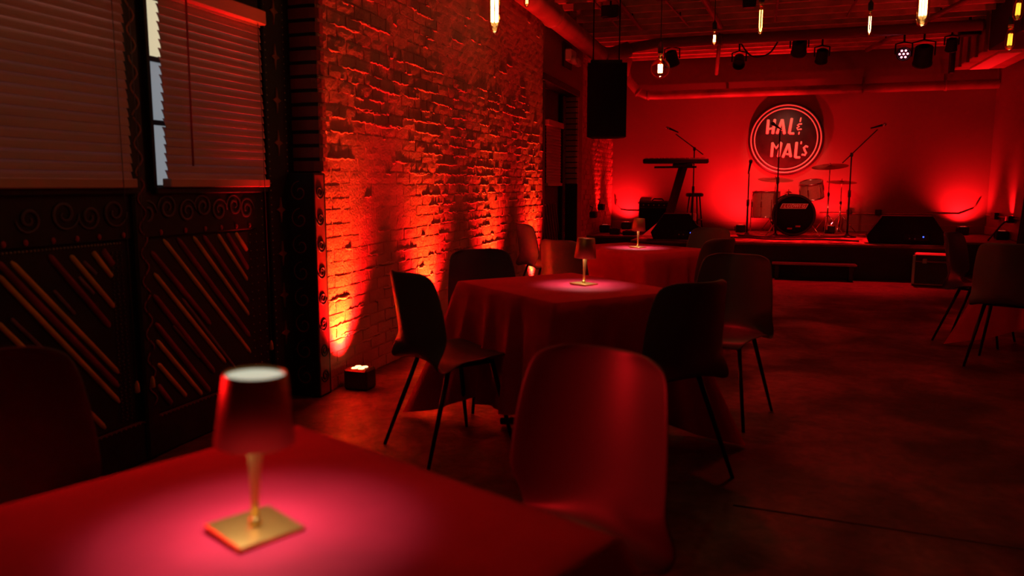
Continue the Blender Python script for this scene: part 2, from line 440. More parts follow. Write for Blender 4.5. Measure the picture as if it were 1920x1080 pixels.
for (y0, z0, y1, z1, c) in STR:
    m = {'o': M['orange'], 'r': M['crimson'], 'p': M['purple']}[c]; wd = {'o': .0125, 'r': .015, 'p': .009}[c]
    pts = [(XP-.001, y0+(y1-y0)*t, z0+(z1-z0)*t) for t in (0, .03, .5, .97, 1)]
    MB().tube(pts, [wd*.5, wd, wd*1.05, wd, wd*.5], 6, flat=.55, side=(1, 0, 0)).build('strip', m, deco)
MB().box((XP-.015, 2.7, .10), (.05, 2.4, .19), b=.008).build('plinth_board', M['dark_wood'], deco)
bd = MB()
for i in range(60): bd.ball((XP+.011, 1.95+i*.027, .185), .0045, 6)
bd.build('bead_row', M['scroll_red'], deco, kind='stuff')
# studded stiles
for ya in (2.60, 2.625, 2.65, 3.545, 3.60, 3.66):
    bd = MB()
    for i in range(46): bd.ball((XP-.006, ya+.004*(i % 2), .22+i*(.0165 if ya < 3 else .045)), .0042, 6)
    bd.build('stud_row', M['bead' if ya > 3 else 'scroll'], deco, kind='stuff')
# mullion post between the windows with a painted vine
MB().box((XP-.005, 2.752, 1.86), (.06, .085, 3.7), b=.01).build('post', M['dark_wood'], deco)
random.seed(9)
for seg in range(9):
    z0 = .25+seg*.26; pts = []
    for k in range(15):
        t = k/14; pts.append((XP+.027, 2.752+.022*math.sin(t*4*PI+seg), z0+t*.25))
    MB().tube(pts, .005, 6, flat=.5, side=(1, 0, 0)).build('vine', M['scroll_red'] if seg < 4 else M['star'], deco)
# star pilaster beside the second window
MB().box((XP-.005, 3.80, 1.86), (.05, .20, 3.7), b=.006).build('pilaster', M['panel'], deco)
def star_prism(r, d):
    poly = []
    for k in range(8):
        q = r if k % 2 == 0 else r*.30
        a = k*PI/4+PI/2; poly.append((q*math.cos(a)*(.62 if k % 4 else .55), q*math.sin(a)*1.15))
    return poly
sm_ = MB().prism(star_prism(.062, 1), 0, .008, Matrix(((0, 0, 1, 0), (1, 0, 0, 0), (0, 1, 0, 0), (0, 0, 0, 1)))).mesh('star', M['star'])
for z in (.40, .62, .86, 1.11, 1.485, 1.72, 1.955, 2.2, 2.45):
    link('star', sm_, (XP+.020, 3.80, z), deco)
bd = MB()
for i in range(60): bd.ball((XP+.021, 3.885, .25+i*.04), .0045, 6); bd.ball((XP+.021, 3.715, .26+i*.04), .0045, 6)
bd.build('stud_row', M['bead'], deco, kind='stuff')
# painted corner post at the end of the brick wall, below the bare quoin
MB().box((-2.525, 3.945, .66), (.19, .13, 1.32), b=.006).build('post', M['panel'], deco)
MB().box((-2.432, 3.935, .66), (.012, .10, 1.30), b=.004).build('post_face', M['scroll_red'], deco)
for i in range(8):
    z = 1.21-i*.155
    spiral(-2.525, z, .062, 1.2, M['scroll_red'], deco, 1, PI/2, w=.004, x=3.879, axis='x')
    spiral(3.935, z, .042, 1.8, M['panel'], deco, 1 if i % 2 else -1, PI*(i % 2), w=.006, x=-2.425)
# windows: frame, panes
for n, (a, b) in enumerate(((1.1, 2.70), (2.86, 3.65))):
    wn = bpy.data.objects.new(f'window_{n+1}', None); COL.objects.link(wn); struct(wn, ('window hidden by the larger white blind', 'window behind the narrower white blind')[n])
    for k, (z0, z1, mm) in enumerate(((1.25, 1.52, 'pane'), (1.54, 1.80, 'pane'), (1.82, 2.07, 'pane_warm'))):
        MB().box((XP-.004, (a+b)/2, (z0+z1)/2), (.006, b-a-.03, z1-z0)).build('pane', M[mm], wn)
    for z in (1.53, 1.81): MB().box((XP+.002, (a+b)/2, z), (.02, b-a, .022)).build('muntin', M['dark_wood'], wn)
    MB().box((XP+.012, (a+b)/2, 1.225), (.05, b-a+.04, .03), b=.005).build('window_sill', M['dark_wood'], wn)
    MB().box((XP+.004, (a+b)/2, 2.30), (.03, b-a+.04, .42), b=.005).build('window_frame', M['dark_wood'], wn)
    for y in (a-.005, b+.005): MB().box((XP+.005, y, 1.68), (.03, .02, .90), b=.003).build('window_frame', M['dark_wood'], wn)
# slatted blinds
def blind(label, y0, y1, ztop, zbot, x, wand, cords, valance_h=.075):
    t = thing('window_blind', label, 'blind', (x, (y0+y1)/2, zbot))
    Lb = y1-y0; sp = .0385
    ns = int((ztop-valance_h-(zbot+.05))/sp)+2
    mb = MB(); vs_ = []; 
    a = R(72)
    prof = []
    for k in range(5):
        u = -1+2*k/4; prof.append((u*.025, .003*(1-u*u)))
    top = [(px*math.cos(a)*-1+pz*math.sin(a), px*math.sin(a)+pz*math.cos(a)) for px, pz in prof]
    vv = []; ff = []
    for s_ in (-1, 1):
        for (px, pz) in top: vv.append((px, s_*Lb/2, pz)); 
    for s_ in (-1, 1):
        for (px, pz) in top: vv.append((px+.0024, s_*Lb/2, pz+.0012))
    for k in range(4): ff.append((k, k+1, 5+k+1, 5+k)); ff.append((10+k, 15+k, 15+k+1, 10+k+1))
    ff += [(0, 5, 15, 10), (4, 14, 19, 9)]
    for k in range(4): ff += [(k, 10+k, 10+k+1, k+1), (5+k, 5+k+1, 15+k+1, 15+k)]
    me = MB().add(vv, ff).mesh('slat', M['blind'])
    for i in range(ns):
        link('slat', me, (random.uniform(-.001, .001), random.uniform(-.003, .003), .055+i*sp), t, (random.uniform(-.002, .002), random.uniform(-.03, .03), 0))
    MB().box((.004, 0, .022), (.052, Lb+.012, .040), b=.004).build('bottom_rail', M['blind_rail'], t)
    MB().box((.012, 0, ztop-zbot-valance_h/2), (.06, Lb+.03, valance_h), b=.006).build('valance', M['blind_rail'], t)
    if wand: MB().tube([(.045, wand-(y0+y1)/2, ztop-zbot-valance_h), (.045, wand-.01-(y0+y1)/2, .10)], .0045, 6).build('wand', M['dot'], t)
    for (y, z) in cords:
        c = MB().tube([(.04, y-(y0+y1)/2, ztop-zbot-valance_h), (.04, y-(y0+y1)/2, z-zbot+.04)], .0018, 5).build('cord', M['scroll'], t)
        MB().lathe([(.003, .05), (.009, .035), (.011, .0), (.006, -.004)], 8, Matrix.Translation((.04, y-(y0+y1)/2, z-zbot))).build('tassel', M['orange'], c)
    return t
blind('wide white slatted blind over the first window, dusky red, cut by the picture edge', 1.05, 2.685, 2.30, 1.235, -2.575, None, [(2.60, .36), (2.69, .36)])
blind('narrower white slatted blind with red wand, beside the star pilaster', 2.895, 3.63, 2.165, 1.238, -2.575, 3.03, [(3.57, .35)])

# ---- doorway further along the brick wall
dr = bpy.data.objects.new('door_1', None); COL.objects.link(dr); struct(dr, 'dark painted door recess past the brick wall')
MB().box((-2.68, 9.77, 1.3), (.10, 1.84, 2.6)).build('door_panel', M['panel'], dr)
MB().box((-2.52, 9.77, 2.50), (.19, 1.86, .09), b=.01).build('lintel', M['dark_wood'], dr)
MB().box((-2.52, 8.88, 1.23), (.17, .06, 2.45), b=.008).build('door_frame', M['dark_wood'], dr)
MB().box((-2.60, 10.42, 1.23), (.05, .16, 2.45), b=.008).build('door_frame', M['panel'], dr)
for i in range(14): spiral(10.42, .25+i*.16, .05, 1.5, M['scroll_red'], dr, 1 if i % 2 else -1, 0, w=.005, x=-2.57)
random.seed(21)
for i in range(17):
    z = 1.30+i*.0755
    MB().prism([(-2.625, 10.72), (-2.625, 10.655), (-2.47, 10.65), (-2.445, 10.68), (-2.445, 10.72)], z-.030, z+.030).build('brick', M['brick'], dr)
MB().box((-2.54, 10.70, 1.23), (.17, .05, 2.46)).build('jamb_mortar', M['black'], dr)
MB().box((-2.53, 10.655, .63), (.18, .03, 1.27), b=.004).build('post', M['panel'], dr)
for i in range(9):
    y0 = 9.1+i*.13
    MB().tube([(-2.625, y0, 1.0), (-2.625, y0+.35, .35)], .012, 6, flat=.5, side=(1, 0, 0)).build('strip', (M['crimson'], M['purple'])[i % 2], dr)
blind('small white blind in the dark doorway past the brick wall', 9.50, 10.24, 2.07, 1.235, -2.585, None, [])

# skirting and conduits on the back wall
struct(MB().box((.45, YB-.012, .53), (6.1, .024, .13), b=.005).build('baseboard_back', M['plaster']), 'painted baseboard along the stage wall')
struct(MB().box((XR-.012, 13.2, .53), (.024, 2.0, .13), b=.005).build('baseboard_right', M['plaster']))
for k, x in enumerate((.02, 1.05, 2.6)):
    struct(MB().box((x, YB-.001, 3.1), (.02, .004, 1.0)).build(f'trim_{k+1}', M['plaster']), 'thin vertical joint cover on the stage wall')
def conduit(label, pts, boxes):
    t = thing('electrical_conduit', label, 'conduit', pts[0]); o = Vector(pts[0])
    MB().tube([Vector(p)-o for p in pts], .011, 8).build('pipe', M['duct'], t)
    for c, sz in boxes: MB().box(Vector(c)-o, sz, b=.006).build('outlet_box', M['black'], t)
conduit('thin metal conduit low on the stage wall, at the brick corner', [(-2.5, 14.16, 1.0), (-2.5, 14.17, .87), (-2.42, 14.17, .79), (-2.3, 14.17, .775), (-1.55, 14.17, .775)], [((-2.03, 14.16, .93), (.16, .04, .035)), ((-1.95, 14.15, .775), (.1, .06, .1))])
conduit('thin metal conduit low on the stage wall, toward the bare wall corner', [(1.0, 14.17, .775), (3.1, 14.17, .775), (3.3, 14.17, .86), (3.36, 14.17, 1.0)], [((1.9, 14.16, .80), (.1, .05, .09)), ((1.45, 14.16, .80), (.08, .05, .08))])
conduit('thin metal conduit along the wall right of the stage', [(3.47, 14.1, .775), (3.47, 12.2, .775)], [((3.45, 13.55, .78), (.06, .22, .10)), ((3.44, 12.75, .76), (.08, .16, .10))])

# ---- back wall pipe
def pipe(name, label, pts, r, m, bands=(), n=16, ends=()):
    t = thing(name, label, 'pipe', pts[0]); o = Vector(pts[0])
    MB().tube([Vector(p)-o for p in pts], r, n).build('tube', m, t)
    for a, d in bands:
        a = Vector(a)-o; d = Vector(d).normalized()
        MB().tube([a-d*.02, a+d*.02], r*1.14, n).build('collar', m, t)
    return t
pb = pipe('wall_pipe', 'long horizontal painted pipe across the stage wall above the round sign', [(-2.35, 13.9, 3.32), (-2.3, 13.95, 3.1), (-2.12, 14.0, 2.88), (-1.98, 14.05, 2.83), (-1.8, 14.06, 2.82), (3.49, 14.06, 2.82)], .075, M['duct'],
     [((-1.95, 14.05, 2.828), (1, 0, 0)), ((1.55, 14.06, 2.82), (1, 0, 0)), ((2.75, 14.06, 2.82), (1, 0, 0)), ((-2.12, 14.0, 2.88), (.6, .1, -.5))])
o_ = Vector((-2.35, 13.9, 3.32))
for x in (-.6, 1.55, 2.75): MB().box(Vector((x, 14.13, 2.93))-o_, (.03, .10, .16)).build('bracket', M['duct_dark'], pb)
MB().lathe([(.10, .10), (.15, 0), (.085, -.28)], 14, Matrix.Translation(Vector((-2.36, 13.85, 3.42))-o_)).build('hopper', M['duct_dark'], pb)
# thick duct along the brick wall, then across the room
pipe('air_duct', 'thick round red duct running along the top of the brick wall', [(-2.2, 3.0, 3.07), (-2.2, 8.3, 3.06), (-2.2, 8.34, 3.06), (-2.2, 11.0, 3.05), (-2.12, 11.35, 3.10), (-1.9, 11.5, 3.20)], .115, M['duct'],
     [((-2.2, 8.32, 3.06), (0, 1, 0)), ((-2.2, 10.95, 3.05), (0, 1, 0)), ((-2.2, 5.2, 3.06), (0, 1, 0))], 18)
pipe('air_duct', 'dark round duct crossing the ceiling from side to side before the stage', [(-1.95, 11.5, 3.21), (-1.5, 11.6, 3.285), (2.66, 11.6, 3.29)], .070, M['duct_dark'], [((-.6, 11.6, 3.286), (1, 0, 0)), ((1.3, 11.6, 3.288), (1, 0, 0))], 16)

# ---- ceiling: deck with open joists
ce = struct(MB().box((.45, 6.6, H+.05), (6.5, 15.8, .1)).build('ceiling', M['ceil']), 'boarded ceiling with open joists')
jm = MB().box((0, 0, 0), (6.1, .05, .17), b=.004).mesh('joist', M['joist'])
for i in range(36): link('joist', jm, (.45, .55+i*.385, H-.086+random.uniform(-.008, .0)), ce)
random.seed(4)
for i in range(40):
    y = .36+i*.385
    if y < 14.1:
        for q in range(2): MB().box((.45+random.uniform(-.1, .1), y+(-.07, .07)[q], H-.008), (6.0, .11, .014)).build('board', M['ceil'], ce)
def cable(name, label, pts, r=.008, m=None, cat='cable'):
    o = Vector(pts[0]); P_ = [Vector(p)-o for p in pts]; out = []
    for i in range(len(P_)-1):
        p0 = P_[max(i-1, 0)]; p1 = P_[i]; p2 = P_[i+1]; p3 = P_[min(i+2, len(P_)-1)]
        for k in range(6):
            t = k/6; out.append(.5*((2*p1)+(p2-p0)*t+(2*p0-5*p1+4*p2-p3)*t*t+(3*p1-p0-3*p2+p3)*t**3))
    out.append(P_[-1])
    ob = MB().tube(out, r, 6).build(name, m or M['black']); ob.location = o
    return tag(ob, label, cat)
cable('ceiling_cable', 'black cable sagging beneath the joists near the speaker', [(-1.9, 7.4, 3.40), (-1.4, 7.6, 3.22), (-.9, 8.0, 3.31), (-.35, 8.2, 3.40)], .012)
cable('ceiling_cable', 'second sagging black cable above the globe bulb', [(-1.3, 6.6, 3.41), (-.8, 7.2, 3.27), (-.45, 8.2, 3.35), (-.4, 9.2, 3.41)], .010)
cable('ceiling_cable', 'loose cable loop hanging over the stage bar', [(-.4, 12.2, 3.40), (-.2, 12.1, 3.12), (.05, 12.2, 3.16), (.2, 12.25, 3.40)], .012)
def bar(label, a, b, r, m, name='overhead_pipe', cat='pipe'):
    t = thing(name, label, cat, a); o = Vector(a)
    MB().tube([(0, 0, 0), Vector(b)-o], r, 10).build('tube', m, t)
    mid = (Vector(b)-o)*.5
    for f_ in (.15, .5, .85):
        p = (Vector(b)-o)*f_; MB().box((p.x, p.y, p.z+(3.46-(o.z+p.z))/2), (.02, .02, max(.04, 3.46-(o.z+p.z)))).build('hanger', M['black_metal'], t)
    return t
bar('painted pipe running toward the stage beneath the joists, over the globe bulb', (-.95, 5.2, 3.37), (-.60, 11.2, 3.385), .04, M['duct'])
bar('slim pipe ending above the keyboard, below the joists', (-.64, 11.85, 3.34), (-.75, 13.3, 3.05), .03, M['duct'])
bar('pipe slanting beneath the joists toward the boxed duct', (2.62, 8.6, 3.398), (1.55, 13.9, 3.402), .035, M['duct'])
bar('slim pipe close to the duct over the hanging speaker', (-1.68, 6.0, 3.39), (-1.66, 11.1, 3.39), .025, M['duct_dark'])
bar('thin conduit along the joists above the hairpin bulb', (.15, 5.0, 3.40), (.10, 11.1, 3.40), .016, M['duct'], 'overhead_conduit', 'conduit')
bar('thin conduit along the joists left of the loudspeaker wires', (-1.98, 6.2, 3.40), (-1.95, 10.9, 3.40), .014, M['duct'], 'overhead_conduit', 'conduit')
bar('thin conduit slanting over the sagging cables', (-1.35, 7.0, 3.40), (-1.02, 11.1, 3.405), .014, M['duct'], 'overhead_conduit', 'conduit')
bar('thin conduit along the joists over the slim white bulb', (1.05, 6.0, 3.405), (.98, 11.1, 3.405), .014, M['duct_dark'], 'overhead_conduit', 'conduit')
bar('black lighting bar over the front of the stage', (-1.6, 12.2, 3.34), (2.6, 12.2, 3.34), .026, M['black_metal'], 'lighting_bar', 'bar')
random.seed(12)
for k, (x, y, s) in enumerate(((-1.81, 9.6, .14), (-1.55, 8.6, .13), (-1.1, 8.9, .11), (-.2, 9.6, .10))):
    t = thing('junction_box', ('black junction box above the hanging speaker', 'black junction box on the ceiling near the brick wall', 'small black junction box by the sagging cable', 'small black junction box at mid ceiling')[k], 'box', (x, y, 3.33))
    MB().box((0, 0, 0), (s*1.5, s, s), b=.01).build('body', M['black'], t); MB().box((0, 0, -.5*s-.004), (s*1.2, s*.8, .01)).build('lid', M['black_metal'], t)
    MB().tube([(0, 0, s*.5), (0, 0, .2)], .012, 6).build('stem', M['black_metal'], t)

# ---- rectangular boxed duct at the right of the ceiling
bx = thing('boxed_air_duct', 'rectangular boxed duct hung below the ceiling at the right wall', 'duct', (3.08, 11.4, 3.2))
MB().box((.0, -.55, .06), (.75, 1.3, .62), b=.01).build('near_section', M['black'], bx)
MB().box((-.02, 1.1, .0), (.70, 2.0, .44), b=.01).build('far_section', M['duct'], bx)
for k in range(4): MB().box((-.385, .2+k*.45, 0), (.035, .05, .50)).build('seam', M['duct_dark'], bx)
MB().box((-.05, 1.15, -.235), (.26, 1.5, .03), b=.004).build('vent', M['vent'], bx)
MB().box((-.4, 2.0, -.02), (.06, .14, .52), b=.005).build('flange', M['black'], bx)
# ---- stage lighting fixtures
def can(label, loc, aim, s=1, lens=None, name='can_light', grp='stage lights under the ceiling'):
    t = thing(name, label, 'light', loc, 0, grp)
    q = (Vector(aim)-Vector(loc)).to_track_quat('-Z', 'Y').to_matrix().to_4x4()
    body = MB().lathe([(.06*s, .13*s), (.10*s, .11*s), (.105*s, -.08*s), (.112*s, -.085*s), (.112*s, -.11*s), (.098*s, -.112*s), (.094*s, -.04*s)], 18, q, cap=False).build('housing', M['black'], t)
    MB().lathe([(1e-4, -.042*s), (.094*s, -.042*s)], 18, q, cap=False).build('lens_plate', M['black_metal'], body)
    if lens:
        led = MB()
        for k in range(7):
            r_ = 0 if k == 6 else .058*s; a = k*PI/3
            led = MB().ball(q@Vector((r_*math.cos(a), r_*math.sin(a), -.052*s)), .017*s, 8); led.build('led', lens, body)
    up = 3.34-loc[2] if abs(loc[1]-12.2) < .3 else 3.47-loc[2]
    MB().tube([(-.125*s, 0, 0), (-.125*s, 0, .16*s), (0, 0, .19*s), (.125*s, 0, .16*s), (.125*s, 0, 0)], .011, 6).build('yoke', M['black_metal'], t)
    MB().tube([(0, 0, .18*s), (0, 0, max(.2*s, up))], .014, 6).build('clamp', M['black_metal'], t)
    return t
can('lit stage light showing a ring of pink diodes', (1.83, 12.19, 3.06), (.3, 0, 1.0), .85, M['pink_led'])
can('dark stage light hanging beside the lit pink one', (2.08, 12.2, 3.02), (2.2, 14, .5), 1.15)
can('dark stage light right above the round sign', (.46, 12.2, 3.22), (.4, 14, 1.9), 1.0)
can('small dark stage light near the top of the stage wall', (.77, 12.2, 3.08), (.6, 14, 1), .8)
can('dark stage light left of the round sign', (-.37, 12.2, 3.06), (-.4, 8.8, 0), .8)
can('dark stage light beside the globe bulb', (-1.35, 12.2, 3.15), (-.8, 14, .6), .9)
can('dark stage light at the end of the bar near the boxed duct', (2.42, 12.2, 3.15), (2.6, 14, .6), .7)
can('can light added at mid ceiling to brighten the drums', (.4, 8.3, 3.32), (.62, 12.9, 1.35), .8)
can('unseen can light added on the ceiling above the middle table', (-.75, 4.9, 3.32), (-.8, 4.7, 0), .8)  # cans over the tables are out of view, added as red fill
can('unseen can light added on the ceiling above the front table', (-.45, 1.5, 3.32), (-.6, 1.1, 0), .8)
can('dark can light on its yoke by the windows, outside the picture', (-2.42, 1.25, 1.15), (-.45, 1.35, .80), .7)
t = thing('flood_light', 'flat black flood light beneath the joists near the boxed duct', 'light', (2.56, 11.88, 3.28), 0, 'stage lights under the ceiling')
MB().box((0, 0, 0), (.26, .10, .15), b=.012).build('housing', M['black'], t); MB().box((0, -.052, 0), (.22, .006, .11)).build('glass', M['black_metal'], t); MB().box((0, .02, .2), (.03, .03, .26)).build('bracket', M['black_metal'], t)

# ---- hanging PA speaker and wall fixtures
def hang_speaker(label, loc, rz):
    t = thing('loudspeaker', label, 'speaker', loc, rz)
    MB().prism([(-.225, -.2), (.225, -.2), (.225, .05), (.14, .2), (-.14, .2)], 0, .83).build('cabinet', M['cabinet'], t)
    MB().box((0, -.206, .415), (.43, .014, .80), b=.004).build('grille', M['grille'], t)
    for sx in (-.15, .15): MB().tube([(sx, 0, .83), (sx, 0, 1.79)], .008, 6).build('hanging_wire', M['black_metal'], t)
    MB().box((0, 0, .86), (.36, .10, .05)).build('bracket', M['black_metal'], t)
hang_speaker('black loudspeaker hung from the ceiling beside the brick wall', (-1.76, 9.11, 1.80), R(15))
t = thing('emergency_light', 'white twin-head emergency light above the doorway', 'light', (XL+.005, 9.98, 2.9))
MB().box((.05, 0, 0), (.09, .30, .15), b=.015).build('housing', M['cream'], t)
for s in (-1, 1): MB().lathe([(.03, 0), (.055, .03), (.06, .07), (.05, .075)], 12, Matrix.Translation((.08, s*.1, -.09))@Matrix.Rotation(R(70), 4, 'Y')).build('lamp_head', M['cream'], t)
MB().box((.01, 0, -.0), (.02, .42, .30)).build('back_plate', M['black'], t)

# ---- pendant filament bulbs
def bulb(label, loc, kind, s=1, power=2.0, fil='fil'):
    t = thing('pendant_bulb', label, 'bulb', loc, 0, 'filament bulbs hanging from the ceiling')
    if kind == 'tube': prof = [(1e-4, -.10), (.012, -.097), (.020, -.088), (.024, -.07), (.024, .05), (.020, .065), (.014, .078), (.013, .09)]
    elif kind == 'globe': prof = [(.066*math.sin(a), -.066*math.cos(a)) for a in [i*PI/14 for i in range(12)]]+[(.020, .066), (.014, .082)]; prof[0] = (1e-4, -.066)
    elif kind == 'u': prof = [(1e-4, -.10), (.008, -.097), (.014, -.085), (.0155, -.06), (.0155, .07), (.012, .08), (.011, .09)]
    else: prof = [(1e-4, -.06), (.012, -.056), (.022, -.04), (.026, -.015), (.022, .02), (.014, .05), (.012, .06)]
    top = prof[-1][1]
    MB().lathe([(r*s, z*s) for r, z in prof], 20, cap=False).build('glass', M['amber_glass'], t)
    md = t.children[0].modifiers.new('thin_wall', 'SOLIDIFY'); md.thickness = .0012; md.offset = -1
    f = MB()
    if kind in ('tube', 'globe'):
        hh = .055 if kind == 'tube' else .028; rr = .0125 if kind == 'tube' else .013
        for k in range(6):
            a = k*PI/3+.2
            f.tube([(rr*s*math.cos(a), rr*s*math.sin(a), hh*s), (rr*s*math.cos(a+.25), rr*s*math.sin(a+.25), -hh*s)], .0034*s, 6)
    elif kind == 'u':
        f.tube([(-.0075*s, 0, .06*s), (-.0075*s, 0, -.05*s), (-.004*s, 0, -.075*s), (0, 0, -.08*s), (.004*s, 0, -.075*s), (.0075*s, 0, -.05*s), (.0075*s, 0, .06*s)], .0030*s, 6)
    else:
        for k in range(3):
            a = k*2*PI/3; f.tube([(.008*s*math.cos(a), .008*s*math.sin(a), .03*s), (.009*s*math.cos(a+.4), .009*s*math.sin(a+.4), -.03*s)], .0042*s, 6)
    f.build('filament', M[fil], t, kind='stuff')
    MB().lathe([(.012*s, top*s), (.014*s, top*s+.006), (.014*s, top*s+.022)], 12).build('bulb_cap', M['gold'], t)
    MB().lathe([(.018, top*s+.02), (.020, top*s+.03), (.020, top*s+.075), (.010, top*s+.09), (.004, top*s+.10)], 12).build('socket', M['black'], t)
    MB().tube([(0, 0, top*s+.095), (0, 0, 3.59-loc[2])], .0035, 6).build('cord', M['black'], t)
    if power: point('bulb_glow', (loc[0], loc[1], loc[2]-.15), power, WARM, .02)
bulb('large tubular filament bulb hanging before the brick wall', (-1.35, 3.93, 2.16), 'tube', 1.25, .35, 'fil_hot')
bulb('unseen tubular filament bulb added above the front table to warm the painted panel', (-1.35, 1.9, 2.2), 'tube', 1.25, 2.3, 'fil_hot')  # added out of view; its warm glow lights the painted strips
bulb('small filament bulb half hidden beside the thick red duct', (-1.94, 6.48, 2.80), 'pear', 1.0, .6)
bulb('round globe filament bulb hanging past the loudspeaker', (-.70, 5.61, 2.06), 'globe', 1.03, 1.6, 'fil_hot')
bulb('small pear filament bulb between the globe and the hairpin bulb', (-.45, 7.45, 2.57), 'pear', 1.0, .8, 'fil_hot')
bulb('slim hairpin filament bulb with one glowing loop', (-.04, 5.65, 2.36), 'u', 1.0, .8)
bulb('slim tubular bulb glowing white over the stage', (.79, 7.0, 2.54), 'u', .92, .8, 'fil_hot')
bulb('large tubular filament bulb hanging in front of the lit stage light', (.75, 4.49, 2.17), 'tube', 1.22, 1.2, 'fil_hot')
bulb('small amber bulb before the boxed duct, the lower of two', (1.69, 6.62, 2.30), 'pear', 1.35, .7, 'fil_dim')
bulb('small amber bulb at the top right corner of the picture', (1.52, 5.83, 2.36), 'pear', 1.2, .7, 'fil_dim')

# ------------------------------------------------------------------ uplights
def uplight(label, loc, aim, power, size=88, col=RED, body=(.16, .13, .13), rz=0, blend=1, rad=.04):
    t = thing('floor_uplight', label, 'uplight', loc, rz, 'red uplights washing the walls')
    bx_, by_, bz_ = body
    MB().box((0, 0, bz_/2), (bx_, by_, bz_), b=.012).build('housing', M['uplight'], t)
    for k in range(3): MB().box((-bx_*.28+k*bx_*.28, by_/2+.002, bz_*.5), (.012, .008, bz_*.6)).build('fin', M['black_metal'], t)
    for k in range(4):
        a = k*PI/2+PI/4
        MB().lathe([(1e-4, .004), (.019, .002), (.021, -.002)], 10, Matrix.Translation((.032*math.cos(a), .032*math.sin(a), bz_+.002))).build('lens', M['lens' if power == WU else 'lens_dim'], t)
    MB().tube([(-bx_/2-.012, 0, .03), (-bx_/2-.012, 0, bz_*.8)], .007, 6).build('bracket', M['black_metal'], t)
    p = Vector((loc[0], loc[1], loc[2]+bz_+.015))
    spot('uplight_beam', p, p+Vector(aim), power, col, size, blend, rad)
    if power == WU: spot('uplight_amber_beam', p, p+Vector((-.50, 0, 1)), 58, (1, .80, .02), 62, 1, rad)
WU = 540
uplight('black uplight on the floor, end of the brick wall by the painted post', (XL+.135, 4.15, 0), (-.46, 0, 1), WU)
uplight('black uplight between chair and table cloth, second along the brick wall', (XL+.135, 5.46, 0), (-.46, 0, 1), WU)
uplight('black uplight by the brick wall, third one, behind the table', (XL+.135, 6.95, 0), (-.46, 0, 1), WU)
uplight('black uplight by the brick wall, fourth one, nearest the doorway', (XL+.135, 8.4, 0), (-.46, 0, 1), WU)
SZ = .46
uplight('unseen black uplight added by the right wall to light the ceiling, nearer one', (3.36, 6.4, 0), (.10, 0, 1), 340, 110)  # both right wall uplights are added, to brighten the ceiling
uplight('unseen black uplight added by the right wall to light the ceiling, farther one', (3.36, 9.2, 0), (.10, 0, 1), 340, 110)
uplight('black uplight on the stage by the brick end wall', (-2.46, 12.85, SZ), (-.06, -.02, 1), 160, 60)
uplight('black uplight on the stage in the brick corner', (-2.28, 13.94, SZ), (-.03, .40, 1), 170, 130, RED2)
uplight('black uplight behind the drums, left of the round sign', (-.28, 13.45, SZ), (.04, .66, 1), 440, 140, RED2)
uplight('black uplight behind the drums, right of the round sign', (1.12, 13.70, SZ), (.02, .5, 1), 200, 124, RED2)
uplight('black uplight on the stage in the bare wall corner', (3.12, 13.94, SZ), (.03, .40, 1), 170, 124, RED2)
uplight('black uplight on the stage beside the wall right of the corner', (3.38, 12.85, SZ), (.06, 0, 1), 200, 80, RED2)

# ------------------------------------------------------------------ stage
st = thing('stage', 'low black wooden stage platform along the far wall', 'stage', (0, 0, 0))
poly = [(-2.59, 12.0), (-1.75, 12.0), (-1.75, 11.12), (2.55, 11.12), (2.55, 12.1), (3.49, 12.1), (3.49, 14.18), (-2.59, 14.18)]
MB().prism(poly, .43, SZ).build('deck', M['stage_top'], st)
ins = [(x+(.0 if abs(x) > 2.58 else (.03 if x < 0 else -.03)), y+(.03 if y < 13 else 0)) for x, y in poly]
MB().prism(ins, .002, .43).build('skirt', M['stage'], st)
sp_ = thing('stage_step', 'low black step against the front of the stage', 'step', (.72, 10.97, 0))
MB().box((0, 0, .205), (1.05, .24, .03), b=.005).build('tread', M['stage'], sp_); MB().box((0, -.119, .207), (1.05, .004, .02)).build('nosing', M['duct'], sp_)
for s in (-.46, .46): MB().box((s, 0, .095), (.05, .22, .19)).build('support', M['stage'], sp_)
random.seed(8)
def rug(label, x0, x1, y0, y1, z=SZ):
    nx, ny = 40, 16; vs_ = []; fs = []
    for j in range(ny+1):
        for i in range(nx+1):
            x = x0+(x1-x0)*i/nx; y = y0+(y1-y0)*j/ny
            e = noise.noise(Vector((x*2.3, y*3.1, 1)))*.012+noise.noise(Vector((x*7, y*5, 3)))*.006
            vs_.append((x+noise.noise(Vector((y*3, x, 2)))*.02, y+(noise.noise(Vector((x*2, 7, 1)))*.05 if j == 0 else 0), z+.003+max(-.002, min(.005, e))))
    for j in range(ny):
        for i in range(nx): a = j*(nx+1)+i; fs.append((a, a+1, a+nx+2, a+nx+1))
    o = MB().add(vs_, fs, True).build('stage_rug', M['rug'])
    md = o.modifiers.new('thick', 'SOLIDIFY'); md.thickness = .006; md.offset = 1
    return tag(o, label, 'rug')
rug('wrinkled patterned rug under the drum kit', -.75, 2.45, 11.2, 13.4)
rug('wrinkled rug at the left front corner of the stage', -1.70, -.78, 11.18, 12.5)
cable('stage_cable', 'black cable winding over the rug in front of the drums', [(-.7, 11.5, .50), (-.2, 11.6, .50), (.2, 11.35, .50), (.8, 11.5, .50), (1.3, 11.3, .50)], .012)
cable('stage_cable', 'black cable along the stage edge below the microphones', [(-.3, 12.2, .50), (.1, 11.8, .50), (.6, 11.9, .50), (1.2, 12.2, .50)], .012)
cable('stage_cable', 'black cable on the stage left end beside the uplight', [(-2.3, 12.9, .47), (-2.1, 12.5, .47), (-1.9, 12.3, .47), (-1.6, 12.6, .49)], .012)
